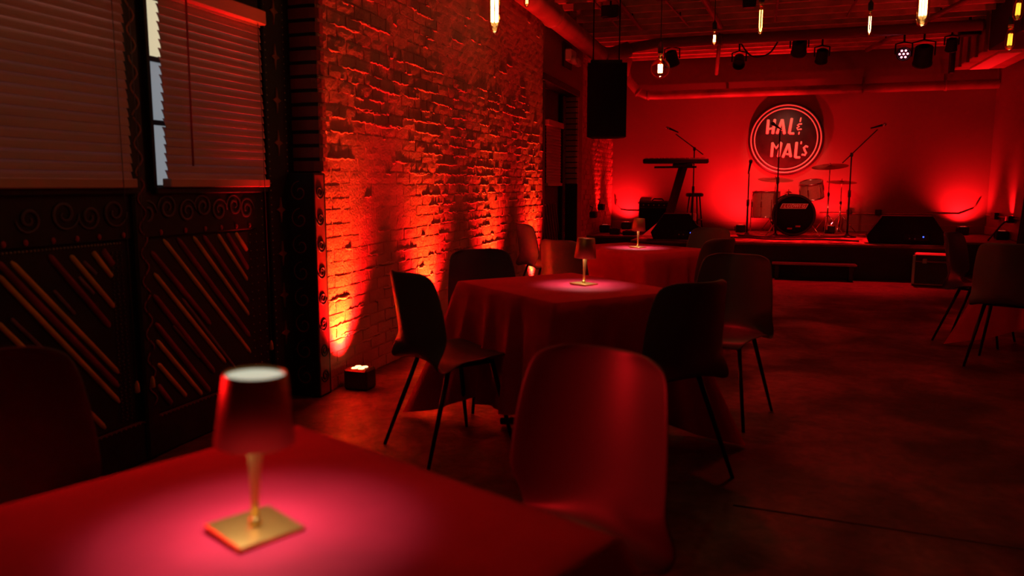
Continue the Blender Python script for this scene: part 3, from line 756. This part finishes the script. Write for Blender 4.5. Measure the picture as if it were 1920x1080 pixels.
cable('stage_cable', 'looped black cable hanging from the outlet right of the stage', [(3.42, 12.75, .72), (3.33, 12.6, .72), (3.2, 12.5, .58), (3.1, 12.4, .475)], .012)

# ---- round sign
sg = thing('round_sign', 'large round maroon sign with white lettering above the drums', 'sign', (.385, 14.165, 2.03))
RY = Matrix.Rotation(R(90), 4, 'X')
def disc(prof, n=48): return MB().lathe(prof, n, RY)
disc([(1e-4, .05), (.60, .05), (.615, .035), (.615, -.03)], 56).build('board', M['sign'], sg)
for r_ in (.565, .507):
    pts = [(r_*math.cos(2*PI*k/64), -.052, r_*math.sin(2*PI*k/64)) for k in range(64)]
    MB().tube(pts, .0135 if r_ > .55 else .0115, 6, flat=.5, side=(0, 1, 0), closed=True).build('ring', M['white_paint'], sg)
K = .001213
def letter(strokes):
    mb = MB()
    for s in strokes:
        wd = s[0]*K/2; P_ = [((x-568)*K, -.054, -(y-533)*K) for x, y in s[1:]]
        a = Vector(P_[0])-Vector(P_[1]); b_ = Vector(P_[-1])-Vector(P_[-2])
        a = a.normalized()*wd*.45; b_ = b_.normalized()*wd*.45
        pts = [Vector(P_[0])+a]+P_+[Vector(P_[-1])+b_]
        rr = [wd*.55]+[wd]*len(P_)+[wd*.55]
        mb.tube(pts, rr, 8, flat=.25, side=(0, 1, 0))
    return mb
LET = [[(44, (325, 268), (318, 455)), (44, (412, 265), (392, 455)), (30, (330, 395), (400, 378))],
 [(42, (508, 268), (450, 455)), (42, (514, 268), (548, 460)), (28, (485, 392), (540, 415))],
 [(42, (636, 255), (612, 455)), (34, (614, 458), (672, 460))],
 [(22, (756, 248), (748, 300)), (22, (770, 332), (735, 332), (714, 350), (740, 368), (708, 385), (722, 408), (770, 402)), (22, (742, 440), (738, 472))],
 [(42, (396, 585), (390, 775)), (34, (398, 590), (446, 660), (508, 580)), (44, (510, 590), (482, 775))],
 [(40, (606, 605), (542, 785)), (40, (612, 605), (645, 780)), (28, (585, 742), (640, 752))],
 [(42, (716, 585), (706, 788)), (34, (708, 790), (765, 792))],
 [(22, (776, 575), (773, 606))],
 [(30, (862, 648), (838, 635), (812, 660), (828, 700), (845, 730), (830, 760), (792, 752))]]
for l_ in LET: letter(l_).build('letter', M['white_paint'], sg)

# ---- drums
def hoop(mb, r, z, mx, w=.012): mb.lathe([(r-.004, z-w), (r+.012, z-w), (r+.012, z+w), (r-.004, z+w), (r-.004, z-w)], 28, mx, cap=False)
def drum(parent, r, h, mx, wrap, nl, topm, botm, lugs=True):
    MB().lathe([(r, -h/2), (r, h/2)], 32, mx, cap=False).build('shell', wrap, parent)
    for z in (-h/2, h/2):
        b = MB(); hoop(b, r, z, mx); b.build('hoop', M['chrome'], parent)
    MB().lathe([(1e-4, h/2+.002), (r, h/2)], 28, mx, cap=False).build('drum_head', topm, parent)
    MB().lathe([(1e-4, -h/2-.002), (r, -h/2)], 28, mx, cap=False).build('drum_head', botm, parent)
    for k in range(nl):
        a = 2*PI*k/nl+.2; p = Vector((math.cos(a)*(r+.010), math.sin(a)*(r+.010), 0))
        b = MB(); b.tube([mx@(p+Vector((0, 0, -h/2))), mx@(p+Vector((0, 0, h/2)))], .0045, 6); b.build('tension_rod', M['chrome'], parent)
        MB().box(mx@(p*1.0), (.022, .022, min(.09, h*.4)), (mx.to_3x3()@zrot(a)), b=.005).build('lug', M['chrome'], parent)
bdr = thing('bass_drum', 'black-fronted bass drum with a slanted red badge', 'drum', (.49, 12.72, SZ+.012), R(4))
bm_ = Matrix.Translation((0, 0, .325))@Matrix.Rotation(R(90), 4, 'X')
RB = .295
MB().lathe([(RB, -.22), (RB, .22)], 40, bm_, cap=False).build('shell', M['drum_wrap'], bdr)
for z in (-.22, .22): MB().lathe([(RB-.012, z-.02), (RB+.022, z-.02), (RB+.022, z+.02), (RB-.012, z+.02), (RB-.012, z-.02)], 40, bm_, cap=False).build('hoop', M['black'], bdr)
MB().lathe([(1e-4, .217), (RB, .215)], 40, bm_, cap=False).build('front_head', M['grille'], bdr)
MB().lathe([(1e-4, -.217), (RB, -.215)], 40, bm_, cap=False).build('back_head', M['drum_head'], bdr)
for k in range(8):
    a = k*PI/4+.3; MB().box(bm_@Vector((math.cos(a)*(RB+.012), math.sin(a)*(RB+.012), .1)), (.025, .03, .08), bm_.to_3x3()@zrot(a), b=.005).build('lug', M['chrome'], bdr)
for s in (-1, 1): MB().tube([(s*.24, -.12, .22), (s*.40, -.26, .0)], .008, 6).build('spur', M['chrome'], bdr)
bg = MB().prism([(-.20, -.036), (.165, -.036), (.20, .036), (-.165, .036)], .0, .004, Matrix.Translation((.0, -.2185, .46))@Matrix.Rotation(R(90), 4, 'X')).build('badge', M['badge'], bdr)
for a, b_ in (((-.20, -.036), (.165, -.036)), ((.165, -.036), (.20, .036)), ((.20, .036), (-.165, .036)), ((-.165, .036), (-.20, -.036))):
    MB().tube([(a[0], -.2235, .46+a[1]), (b_[0], -.2235, .46+b_[1])], .0035 if abs(a[1]-b_[1]) < .01 else .006, 6, flat=.4, side=(0, 1, 0)).build('badge_border', M['tag_white'], bdr)
for k, ch in enumerate('LUDWIG'):
    tc = bpy.data.curves.new('badge_letter', 'FONT'); tc.body = ch; tc.size = .066; tc.shear = .35; tc.align_x = 'CENTER'; tc.align_y = 'CENTER'; tc.extrude = .001; tc.offset = .0012
    to = bpy.data.objects.new('font_source', tc)
    me = bpy.data.meshes.new_from_object(to); bpy.data.objects.remove(to); me.materials.clear(); me.materials.append(M['tag_white'])
    link('badge_letter', me, ((-.135, -.085, -.028, .030, .078, .128)[k], -.2240, .46), bdr, (R(90), 0, 0))
for (x, z) in ((-.05, .12), (.07, .155)):
    MB().box((x, -.219, z), (.07, .003, .025), b=.001).build('sticker', M['badge'], bdr)
def tilt(loc, rx, ry=0): return Matrix.Translation(loc)@Matrix.Rotation(rx, 4, 'X')@Matrix.Rotation(ry, 4, 'Y')
tm = thing('rack_tom', 'silver wrapped tom mounted above the bass drum', 'drum', (.76, 12.80, 1.175))
drum(tm, .165, .24, tilt((0, 0, 0), R(14), R(-8)), M['drum_wrap'], 6, M['drum_head'], M['drum_head'])
MB().tube([(-.05, .02, -.10), (-.16, .0, -.28), (-.18, -.02, -.40)], .013, 8).build('mount_arm', M['chrome'], tm)
ft = thing('floor_tom', 'silver wrapped floor tom on three legs, left of the bass drum', 'drum', (.10, 13.05, SZ+.012))
drum(ft, .205, .40, Matrix.Translation((0, 0, .47)), M['drum_wrap'], 6, M['drum_head'], M['drum_head'])
for k in range(3):
    a = k*2*PI/3+.9; p = Vector((math.cos(a)*.225, math.sin(a)*.225, 0))
    MB().tube([p+Vector((0, 0, .55)), p+Vector((0, 0, .06)), p*1.12+Vector((0, 0, .0))], .007, 6).build('leg', M['chrome'], ft)
def tripod(parent, z, spread, m, r=.008, ph=.3):
    for k in range(3):
        a = k*2*PI/3+ph; MB().tube([(0, 0, z), (spread*math.cos(a), spread*math.sin(a), .012)], r, 6).build('leg', m, parent)
def cymbal(label, loc, h, r, tx, ty, name='cymbal_stand', pair=False):
    t = thing(name, label, 'cymbal', loc)
    MB().tube([(0, 0, .08), (0, 0, h*.6)], .013, 8).build('lower_tube', M['chrome'], t); MB().tube([(0, 0, h*.58), (0, 0, h+.05)], .008, 8).build('upper_tube', M['chrome'], t)
    MB().lathe([(.018, -.025), (.018, .025)], 10, Matrix.Translation((0, 0, h*.59))).build('clamp', M['black_metal'], t)
    tripod(t, .32, .27, M['chrome'])
    for k in range(2 if pair else 1):
        prof = [(1e-4, .022), (.03, .018), (.045, .008), (r*.6, .002), (r, -.008)]
        MB().lathe(prof, 32, tilt((0, 0, h-.03*k), tx, ty)@Matrix.Rotation(PI*k, 4, 'X'), cap=False).build('cymbal', M['cymbal'], t)
cymbal('crash cymbal on tall stand above the tom, right of the sign', (1.03, 13.1, SZ+.012), 1.07, .27, R(11), R(-4))
cymbal('lower ride cymbal on stand beside the drum kit', (1.26, 13.62, SZ+.012), .83, .23, R(8), R(2))
cymbal('wide cymbal on stand behind the floor tom, below the sign', (.24, 13.45, SZ+.012), .87, .28, R(9), R(2))
cymbal('small hi-hat pair on its stand behind the bass drum', (.44, 13.24, SZ+.012), .66, .075, 0, 0, 'hi_hat', True)
# ---- microphones and stands
def mic_stand(label, loc, h, boom=None, base='round'):
    t = thing('microphone_stand', label, 'stand', loc)
    if base == 'round': MB().lathe([(.13, 0), (.13, .012), (.04, .03), (.018, .06)], 20).build('base', M['black_metal'], t)
    else: tripod(t, .2, .3, M['black_metal'], .009)
    MB().tube([(0, 0, .02), (0, 0, h*.55)], .014, 8).build('lower_tube', M['black_metal'], t); MB().tube([(0, 0, h*.5), (0, 0, h)], .010, 8).build('upper_tube', M['black_metal'], t)
    MB().lathe([(.02, -.05), (.022, 0), (.02, .05)], 10, Matrix.Translation((0, 0, h*.53))).build('clutch', M['black'], t)
    if boom:
        a, b_ = boom
        MB().tube([a, b_], .008, 8).build('boom', M['black_metal'], t)
        MB().box((0, 0, h), (.04, .04, .06), b=.008).build('boom_joint', M['black'], t)
    return t
def mic(label, loc, d, m='black_metal'):
    q = Vector(d).to_track_quat('Z', 'Y').to_matrix().to_4x4()
    t = thing('microphone', label, 'microphone', loc)
    MB().lathe([(.010, -.16), (.016, -.02), (.018, 0)], 12, q).build('handle', M['black_metal'], t)
    MB().lathe([(.018, 0), (.026, .012), (.027, .035), (.018, .055), (1e-4, .062)], 14, q).build('mesh_head', M['chrome' if m == 'chrome' else 'black_metal'], t)
ZR = SZ+.014
mic_stand('straight black microphone stand left of the drums, round base', (-.165, 12.3, ZR), .96)
mic('black microphone upright on the stand left of the drums', (-.152, 12.29, ZR+1.10), (.15, -.1, 1))
mic_stand('tall black microphone stand standing before the round sign', (.25, 12.3, ZR), 1.59)
mic('black microphone crossing the lettering of the round sign', (.165, 12.22, ZR+1.66), (-.55, -.5, .35))
mic_stand('black boom microphone stand right of the drums', (1.27, 12.5, ZR), 1.22, ((-.12, .0, 1.10), (.33, .0, 1.58)))
mic('microphone at the raised end of the boom right of the sign', (1.66, 12.5, ZR+1.64), (.9, -.1, .25), 'chrome')
mic_stand('black boom stand behind the keyboard', (-1.02, 12.75, SZ), 1.36, ((.14, 0, 1.27), (-.30, 0, 1.60)), 'tripod')
mic('microphone at the end of the boom over the keyboard', (-1.42, 12.72, SZ+1.69), (-.9, -.1, .42), 'chrome')
t = thing('microphone', 'small clip microphone on the floor tom rim', 'microphone', (-.06, 12.92, 1.16)); MB().tube([(0, 0, 0), (.05, .0, -.06), (.09, .02, -.10)], [.012, .016, .016], 8).build('body', M['black'], t); MB().tube([(0, 0, 0), (-.03, 0, -.03), (-.05, .03, -.09)], .004, 6).build('clip', M['black_metal'], t)

# ---- keyboard, stand, amp, stool
kb = thing('keyboard', 'slim black electronic keyboard on a slanted column stand', 'keyboard', (-1.28, 12.45, 1.575), R(6))
MB().box((0, 0, .045), (1.0, .30, .07), b=.012).build('body', M['black'], kb)
wk = MB().box((0, 0, 0), (.0215, .13, .012), b=.002).mesh('white_key', M['cream'])
for i in range(43): link('white_key', wk, (-.47+i*.0224, .075, .086), kb)
bk = MB().box((0, 0, 0), (.012, .08, .012), b=.002).mesh('black_key', M['black'])
for i in range(42):
    if i % 7 not in (2, 6): link('black_key', bk, (-.459+i*.0224, .05, .096), kb)
MB().box((0, -.09, .083), (.4, .06, .006), b=.002).build('control_panel', M['black_metal'], kb)
for k in range(5): MB().lathe([(.01, 0), (.008, .012)], 8, Matrix.Translation((-.36+k*.05, -.09, .08))).build('knob', M['alu'], kb)
ks = thing('keyboard_stand', 'black single column keyboard stand leaning under the keyboard', 'stand', (-1.33, 12.45, SZ+.014))
cA = Vector((-.10, 0, .02)); cB = Vector((.17, 0, 1.06))
MB().tube([cA, cB], .068, 4, smooth=False).build('column', M['black_metal'], ks)
MB().box((.17, 0, 1.085), (.30, .26, .05), b=.01).build('head', M['black_metal'], ks); MB().box((-.15, 0, .76), (.05, .1, .10), b=.01).build('arm_latch', M['black'], ks) if False else None
MB().box((.05, -.0, 1.055), (.65, .05, .03)).build('support_arm', M['black_metal'], ks)
for s in (-1, 1): MB().box((-.08, s*.2, .02), (.45, .05, .04), b=.008).build('foot', M['black_metal'], ks)
am = thing('guitar_amplifier', 'small dark combo amplifier on the stage behind the keyboard stand', 'amplifier', (-1.62, 13.1, SZ), R(-12))
MB().box((0, 0, .27), (.58, .26, .52), b=.015).build('cabinet', M['tweed'], am); MB().box((0, -.132, .22), (.53, .01, .38)).build('grille', M['grille'], am); MB().box((0, -.132, .46), (.53, .01, .07)).build('control_panel', M['black_metal'], am)
MB().tube([(-.1, 0, .53), (-.07, 0, .56), (.07, 0, .56), (.1, 0, .53)], .012, 6).build('handle', M['black'], am)
for k in range(5): MB().lathe([(.012, 0), (.010, .015)], 8, Matrix.Translation((-.2+k*.09, -.135, .46))@Matrix.Rotation(R(90), 4, 'X')).build('knob', M['cream'], am)
so = thing('drum_stool', 'tall black stool beside the keyboard stand', 'stool', (-1.03, 13.2, SZ))
MB().lathe([(.13, .60), (.145, .615), (.145, .645), (.12, .66), (1e-4, .662)], 20).build('seat', M['black'], so)
for k in range(4):
    a = k*PI/2+.5; MB().tube([(.09*math.cos(a), .09*math.sin(a), .60), (.16*math.cos(a), .16*math.sin(a), 0)], .012, 6).build('leg', M['black_metal'], so)
MB().tube([(.13*math.cos(k*PI/4), .13*math.sin(k*PI/4), .22) for k in range(8)], .007, 6, closed=True).build('foot_ring', M['black_metal'], so)
db = thing('direct_box', 'small pale equipment box between the stool legs', 'box', (-1.06, 12.95, SZ))
MB().box((0, 0, .27), (.17, .12, .13), b=.01).build('body', M['cream'], db); MB().box((0, -.062, .28), (.09, .006, .05)).build('panel', M['black'], db); MB().box((0, 0, .10), (.15, .1, .2), b=.01).build('stand', M['black'], db)
# ---- stage monitors
def wedge(label, loc, rz, W=.62, m='cabinet', leds=True, flip=False):
    t = thing('stage_monitor', label, 'speaker', loc, rz)
    # trapezoid seen from the audience, sloping grille faces the stage
    pf = [(-W/2-.06, .0), (W/2+.06, .0), (W/2+.10, .10), (W/2-.08, .365), (-W/2+.08, .365), (-W/2-.10, .10)]
    MB().prism(pf, 0, .26, Matrix.Rotation(R(90), 4, 'X')@Matrix.Translation((0, 0, -.13))).build('cabinet', M[m], t)
    MB().box((0, 0, .367), (W-.16, .25, .006)).build('top_edge', M['cabinet'], t)
    pg = [(-W/2-.02, .04), (W/2+.02, .04), (W/2-.1, .34), (-W/2+.1, .34)]
    MB().prism(pg, .0, .012, Matrix.Translation((0, .143, 0))@Matrix.Rotation(R(90), 4, 'X')).build('grille', M['grille'], t)
    pn = MB().box((.12, -.133, .09), (.30, .01, .09), b=.003).build('connector_panel', M['black_metal'], t)
    if leds:
        MB().ball((.20, -.141, .10), .010, 8).build('indicator_light', M['blue_led'], t)
        for k in range(2): MB().lathe([(.011, 0), (.009, .006)], 10, Matrix.Translation((.04+k*.06, -.139, .075))@Matrix.Rotation(R(90), 4, 'X')).build('socket', M['alu'], t)
    return t
wedge('black stage monitor wedge at the stage edge near the road case', (1.88, 11.42, SZ+.014), R(-4), .76)
wedge('black stage monitor wedge near the keyboard at the stage edge', (-1.13, 11.35, SZ+.014), R(6), .52)
mb_ = thing('monitor_side_panel', 'added pale sheet standing in for the lit sloping side of the monitor near the keyboard', 'panel', (-1.50, 11.62, SZ+.03), R(-5))  # pale colour stands in for light on the monitor's side
mb_.rotation_euler = (R(-42), 0, R(-5))
MB().prism([(-.16, 0), (.10, 0), (.24, .34), (.10, .34)], -.012, .012, Matrix.Rotation(R(90), 4, 'X')).build('sheet', M['vent'], mb_)
# ---- road case
rc = thing('road_case', 'small black road case with metal edges on the floor before the stage', 'case', (2.16, 10.82, 0.0), R(-12))
W_, D_, H_ = .52, .40, .38
MB().box((0, 0, H_/2+.012), (W_-.02, D_-.02, H_-.02), b=.004).build('body', M['case_lam'], rc)
MB().box((0, 0, H_+.004), (W_-.03, D_-.03, .012), b=.003).build('lid', M['vent'], rc)
for sx in (-1, 1):
    for sy in (-1, 1): MB().box((sx*(W_/2-.012), sy*(D_/2-.012), H_/2+.01), (.034, .034, H_-.02), b=.004).build('corner_edge', M['alu'], rc)
for z in (.02, H_-.075):
    for sy in (-1, 1): MB().box((0, sy*(D_/2-.006), z), (W_-.03, .02, .018), b=.003).build('edge_strip', M['duct_dark'], rc)
    for sx in (-1, 1): MB().box((sx*(W_/2-.006), 0, z), (.02, D_-.03, .018), b=.003).build('edge_strip', M['duct_dark'], rc)
for s in (-1, 1): MB().box((s*.13, -D_/2-.002, H_-.07), (.05, .016, .06), b=.004).build('latch', M['alu'], rc)
# small boxes on the stage ends
for (lb, x, y, sx, sy, sz) in (('small black power box on the stage left end by the brick', -2.2, 12.35, .16, .12, .10), ('small black pedal box on the stage left end near the keyboard', -1.95, 12.25, .2, .14, .07)):
    t = thing('power_box', lb, 'box', (x, y, SZ)); MB().box((0, 0, sz/2), (sx, sy, sz), b=.012).build('body', M['black'], t); MB().box((0, -.01, sz+.004), (sx*.6, sy*.4, .012), b=.003).build('switch_panel', M['black_metal'], t)
for k, (x, y, z) in enumerate(((-2.46, 11.75, .80), (-2.46, 12.35, .90))):
    t = thing('clip_light', ('black clip light on the brick end wall, lower one', 'black clip light on the brick end wall, upper one')[k], 'light', (x, y, z))
    MB().box((.03, 0, 0), (.10, .16, .10), b=.015).build('housing', M['black'], t); MB().tube([(-.02, .06, .02), (-.04, .25, .10), (-.09, .3, .12)], .008, 6).build('bracket', M['black_metal'], t)
# black drape at the right wall beside the stage
vs_ = []; fs = []; n_ = 40
for j in range(14):
    for i in range(n_+1):
        z = 2.3*(1-j/13); y = 11.2+.75*i/n_
        vs_.append((3.40-.10*(j/13)**2+.03*math.sin(i*1.3)*(0.4+.6*j/13), y, z+.01))
for j in range(13):
    for i in range(n_): a = j*(n_+1)+i; fs.append((a, a+1, a+n_+2, a+n_+1))
dp = MB().add(vs_, fs, True).build('stage_drape', M['drape']); md = dp.modifiers.new('thick', 'SOLIDIFY'); md.thickness = .012
tag(dp, 'black drape hanging at the wall right of the stage', 'drape')

# ------------------------------------------------------------------ tables, cloths, lamps
def make_cloth(a, b, hem_side, seed):
    """square cloth draped over an a x b top: flat top, folds and longer flared corners"""
    rnd = random.Random(seed); rc_ = .025; n = 36*4
    per = []
    hx, hy = a/2, b/2
    def per_pt(t):
        # walk the perimeter; returns point, outward normal, corner weight
        L_ = [2*hy, 2*hx, 2*hy, 2*hx]; tot = sum(L_); d = t*tot
        cs = [((hx, -hy), (0, 1), (1, 0)), ((hx, hy), (-1, 0), (0, 1)), ((-hx, hy), (0, -1), (-1, 0)), ((-hx, -hy), (1, 0), (0, -1))]
        for k in range(4):
            if d <= L_[k] or k == 3:
                c, dr_, nm = cs[k]; p = (c[0]+dr_[0]*d, c[1]+dr_[1]*d)
                e0, e1 = d, L_[k]-d
                e = min(e0, e1); other = cs[k-1][2] if e0 < e1 else cs[(k+1) % 4][2]
                w_ = max(0, 1-e/.26)
                return p, Vector((nm[0], nm[1])), Vector((other[0], other[1])), w_, e
            d -= L_[k]
    ph = [rnd.uniform(0, 6.28) for _ in range(4)]
    rings = []
    tz = .750
    for j, sc_ in enumerate((0, .5, .9, .985)):
        rings.append([(p[0]*sc_, p[1]*sc_, tz) for p in (per_pt(i/n)[0] for i in range(n))])
    nd = 11
    for j in range(nd):
        q = j/(nd-1); ring = []
        for i in range(n):
            p, nm, ot, w_, e = per_pt(i/n)
            drop = hem_side+(tz-.008-hem_side)*min(1, w_**1.3)
            s = q*drop
            dirv = (nm+ot*(w_**2)).normalized()
            flare = .004+.07*(s/.75)+.26*(s/.75)**1.25*w_**2.2
            rip = .032*math.sin(i*2*PI/n*17+ph[0])*(s/.75)*(1-w_)+.02*math.sin(i*2*PI/n*29+ph[1])*(s/.75)
            # cloth is pinched in beside each corner cone
            rip -= .06*(s/.75)*math.exp(-((e-.24)/.06)**2)
            out = flare+rip+.012*min(1, s/.03)
            z = tz-s if s > 0 else tz-.002
            ring.append((p[0]+dirv.x*out, p[1]+dirv.y*out, max(.008, z)))
        rings.append(ring)
    vs_ = []; fs = []
    for r_ in rings: vs_ += r_
    for j in range(len(rings)-1):
        for i in range(n): fs.append((j*n+i, j*n+(i+1) % n, (j+1)*n+(i+1) % n, (j+1)*n+i))
    return MB().add(vs_, fs, True)
def table(loc, rz, a, b, lab, seed, hem=.56):
    t = thing('dining_table', lab[0], 'table', (*loc, 0), rz, 'square dining tables under crimson cloths')
    MB().box((0, 0, .728), (a-.008, b-.008, .03), b=.008).build('tabletop', M['table'], t)
    MB().lathe([(.035, .03), (.035, .72)], 14).build('column', M['table'], t)
    for k in range(4):
        an = k*PI/2+PI/4; d = Vector((math.cos(an), math.sin(an), 0))
        MB().tube([d*.02+Vector((0, 0, .05)), d*.33+Vector((0, 0, .022))], [.03, .018], 6).build('foot', M['table'], t)
    c = make_cloth(a, b, hem, seed).build('tablecloth', M['cloth']); c.location = (*loc, 0); c.rotation_euler = (0, 0, rz)
    tag(c, lab[1], 'tablecloth', 'crimson cloths on the dining tables')
    return t
T1 = ((-.695, .83), R(-23.0)); T2 = ((-.915, 3.73), R(-41)); T3 = ((-.94, 6.20), R(-35)); T4 = ((2.32, 6.76), R(-42))
table(T1[0], T1[1], .80, .80, ('dining table in front, under the cloth with the large lamp', 'crimson tablecloth in front with the large blurred lamp on it'), 1)
table(T2[0], T2[1], .90, .74, ('middle dining table hidden by its crimson cloth', 'crimson tablecloth with folds at its corner on the middle table'), 2)
table(T3[0], T3[1], .92, .74, ('dining table nearest the stage', 'crimson tablecloth on the table nearest the stage'), 3)
table(T4[0], T4[1], .80, .80, ('dining table at the right side of the room', 'dark crimson tablecloth on the unlit table at the right side'), 4)

def make_lamp():
    t = thing('table_lamp', '', 'lamp')
    MB().box((0, 0, .004), (.104, .104, .008), b=.002).build('base_plate', M['gold'], t)
    MB().lathe([(.0055, .008), (.006, .05), (.009, .10), (.0115, .130), (.0115, .15)], 16).build('stem', M['gold'], t)
    MB().ball((.0, -.0, .014), .0095, 12).build('stem_ball', M['gold'], t)
    sh = MB().lathe([(.0535, .134), (.0525, .134), (.0405, .234), (.042, .236), (.0435, .234), (.0555, .135), (.0535, .134)], 40, cap=False).build('lamp_shade', M['gold_shade'], t)
    MB().lathe([(1e-4, .231), (.041, .231)], 32, cap=False).build('top_diffuser', M['led'], sh)
    MB().lathe([(1e-4, .165), (.034, .165), (.036, .172), (.036, .20), (1e-4, .202)], 28, cap=False).build('light_module', M['led_down'], sh)
    return t
lamp0 = make_lamp()
for i, (x, y, rz, lab) in enumerate(((-.681, .901, R(-25), 'gold table lamp with tapered shade, largest and blurred, on the front table'),
                                     (-.830, 3.79, R(-43), 'gold table lamp with tapered shade on the middle table'),
                                     (-.92, 6.20, R(-43), 'gold table lamp with tapered shade on the table nearest the stage'))):
    o = lamp0 if i == 0 else copy_tree(lamp0)
    o.location = (x, y, .751); o.rotation_euler = (0, 0, rz); o['label'] = lab; o['group'] = 'cordless gold table lamps'
    if i == 0: o.rotation_mode = 'QUATERNION'; o.rotation_quaternion = (Matrix.Rotation(R(2.6), 4, Vector((-.304, .952, 0)))@Matrix.Rotation(rz, 4, 'Z')).to_quaternion()
    spot('lamp_beam', (x, y, 0.751+.150), (x, y, 0), (3.0, 4.2, 4.2)[i], (1, .80, .72), 128, .35, .030)

# ------------------------------------------------------------------ shell chairs
def shell_mesh():
    prof = [(.235, .425), (.225, .447), (.19, .458), (.10, .452), (0, .444), (-.09, .440), (-.15, .448), (-.19, .475), (-.212, .52), (-.228, .58), (-.243, .66), (-.258, .74), (-.272, .81), (-.280, .845), (-.284, .868)]
    half = [.185, .205, .218, .226, .228, .226, .224, .224, .225, .225, .220, .210, .196, .178, .125]
    nu = 13; vs_ = []; fs = []
    m = len(prof)
    for i, ((y, z), h_) in enumerate(zip(prof, half)):
        up = Vector((0, 0, 1)); t0 = Vector((0, *prof[max(0, i-1)])); t1 = Vector((0, *prof[min(m-1, i+1)]))
        tg = (t1-t0).normalized(); nr = Vector((0, -tg.z, tg.y))     # towards the sitter
        if nr.z < 0 and i < 6: nr = -nr
        if i >= 8 and nr.y < 0: nr = -nr
        k_ = (.004, .006, .016, .022, .022, .026, .038, .052, .064, .072, .078, .080, .076, .066, .05)[i]
        for j in range(nu):
            u = -1+2*j/(nu-1)
            p = Vector((u*h_, y, z))+nr*(k_*abs(u)**2.1)
            if i == m-1: p += Vector((0, .001, -.010*abs(u)**3))
            if i == m-2: p += Vector((0, 0, -.006*abs(u)**4))
            vs_.append(p)
    for i in range(m-1):
        for j in range(nu-1): a = i*nu+j; fs.append((a, a+1, a+nu+1, a+nu))
    return MB().add(vs_, fs, True)
def make_chair(mat_):
    t = thing('dining_chair', '', 'chair')
    s = shell_mesh().build('seat_shell', mat_, t)
    md = s.modifiers.new('thick', 'SOLIDIFY'); md.thickness = .010; md.offset = 0
    md = s.modifiers.new('soft', 'SUBSURF'); md.levels = 1; md.render_levels = 2
    for sx in (-1, 1):
        for sy in (-1, 1):
            a = (sx*.145, .13 if sy > 0 else -.10, .437); b = (sx*.215, .215 if sy > 0 else -.255, 0)
            MB().tube([a, b], [.0125, .0085], 8).build('leg', M['leg'], t)
    f = MB(); P_ = [(-.145, .13, .430), (.145, .13, .430), (.145, -.10, .430), (-.145, -.10, .430)]
    for k in range(4): f.tube([P_[k], P_[(k+1) % 4]], .009, 6)
    f.build('leg_frame', M['leg'], t)
    return t
protoA = make_chair(M['shell']); protoB = make_chair(M['shell_blue']); used = set()
CH = [  # x, y, facing dx, dy, material, label
 (-1.365, 3.33, .60, .80, 'A', 'charcoal shell chair in profile at the middle table, its back to the brick wall'),
 (-1.44, 4.16, .66, -.75, 'B', 'navy shell chair facing us across the middle table, by the brick wall'),
 (-.395, 3.32, -.75, .66, 'A', 'black shell chair at the middle table, back turned, directly before the reddish chair'),
 (-.17, 4.24, -.30, -.95, 'A', 'reddish lit shell chair at the far right corner of the middle table'),
 (-2.08, 7.56, .74, .67, 'B', 'charcoal shell chair standing alone against the brick wall near the doorway'),  # navy material darkens this chair in place of shade
 (-1.24, 5.50, .45, .89, 'A', 'dull red lit shell chair seen from behind, left of the middle lamp'),
 (-.44, 5.95, -.84, .54, 'A', 'dark shell chair right of the table nearest the stage, back turned'),
 (-.49, 6.93, -.40, -.91, 'A', 'dark shell chair on the stage side of the table nearest the stage'),
 (-.43, 1.52, -.42, -.90, 'A', 'large blurred red lit shell chair at the front table corner'),
 (-1.47, 1.17, .92, -.39, 'A', 'dark shell chair cut by the picture edge beside the front table'),
 (1.71, 6.95, .87, -.50, 'B', 'navy shell chair side on at the right table, before the road case'),
 (1.70, 6.08, .42, .91, 'A', 'dark shell chair with its back to us at the right table'),
 (1.83, 4.62, .60, .80, 'A', 'dark shell chair mostly beyond the right picture edge, one leg showing'),
]
for x, y, fx, fy, k, lab in CH:
    p = protoA if k == 'A' else protoB
    o = p if k not in used else copy_tree(p)
    used.add(k)
    o.location = (x, y, 0); o.rotation_euler = (0, 0, math.atan2(-fx, fy)); o['label'] = lab; o['group'] = 'moulded shell dining chairs'
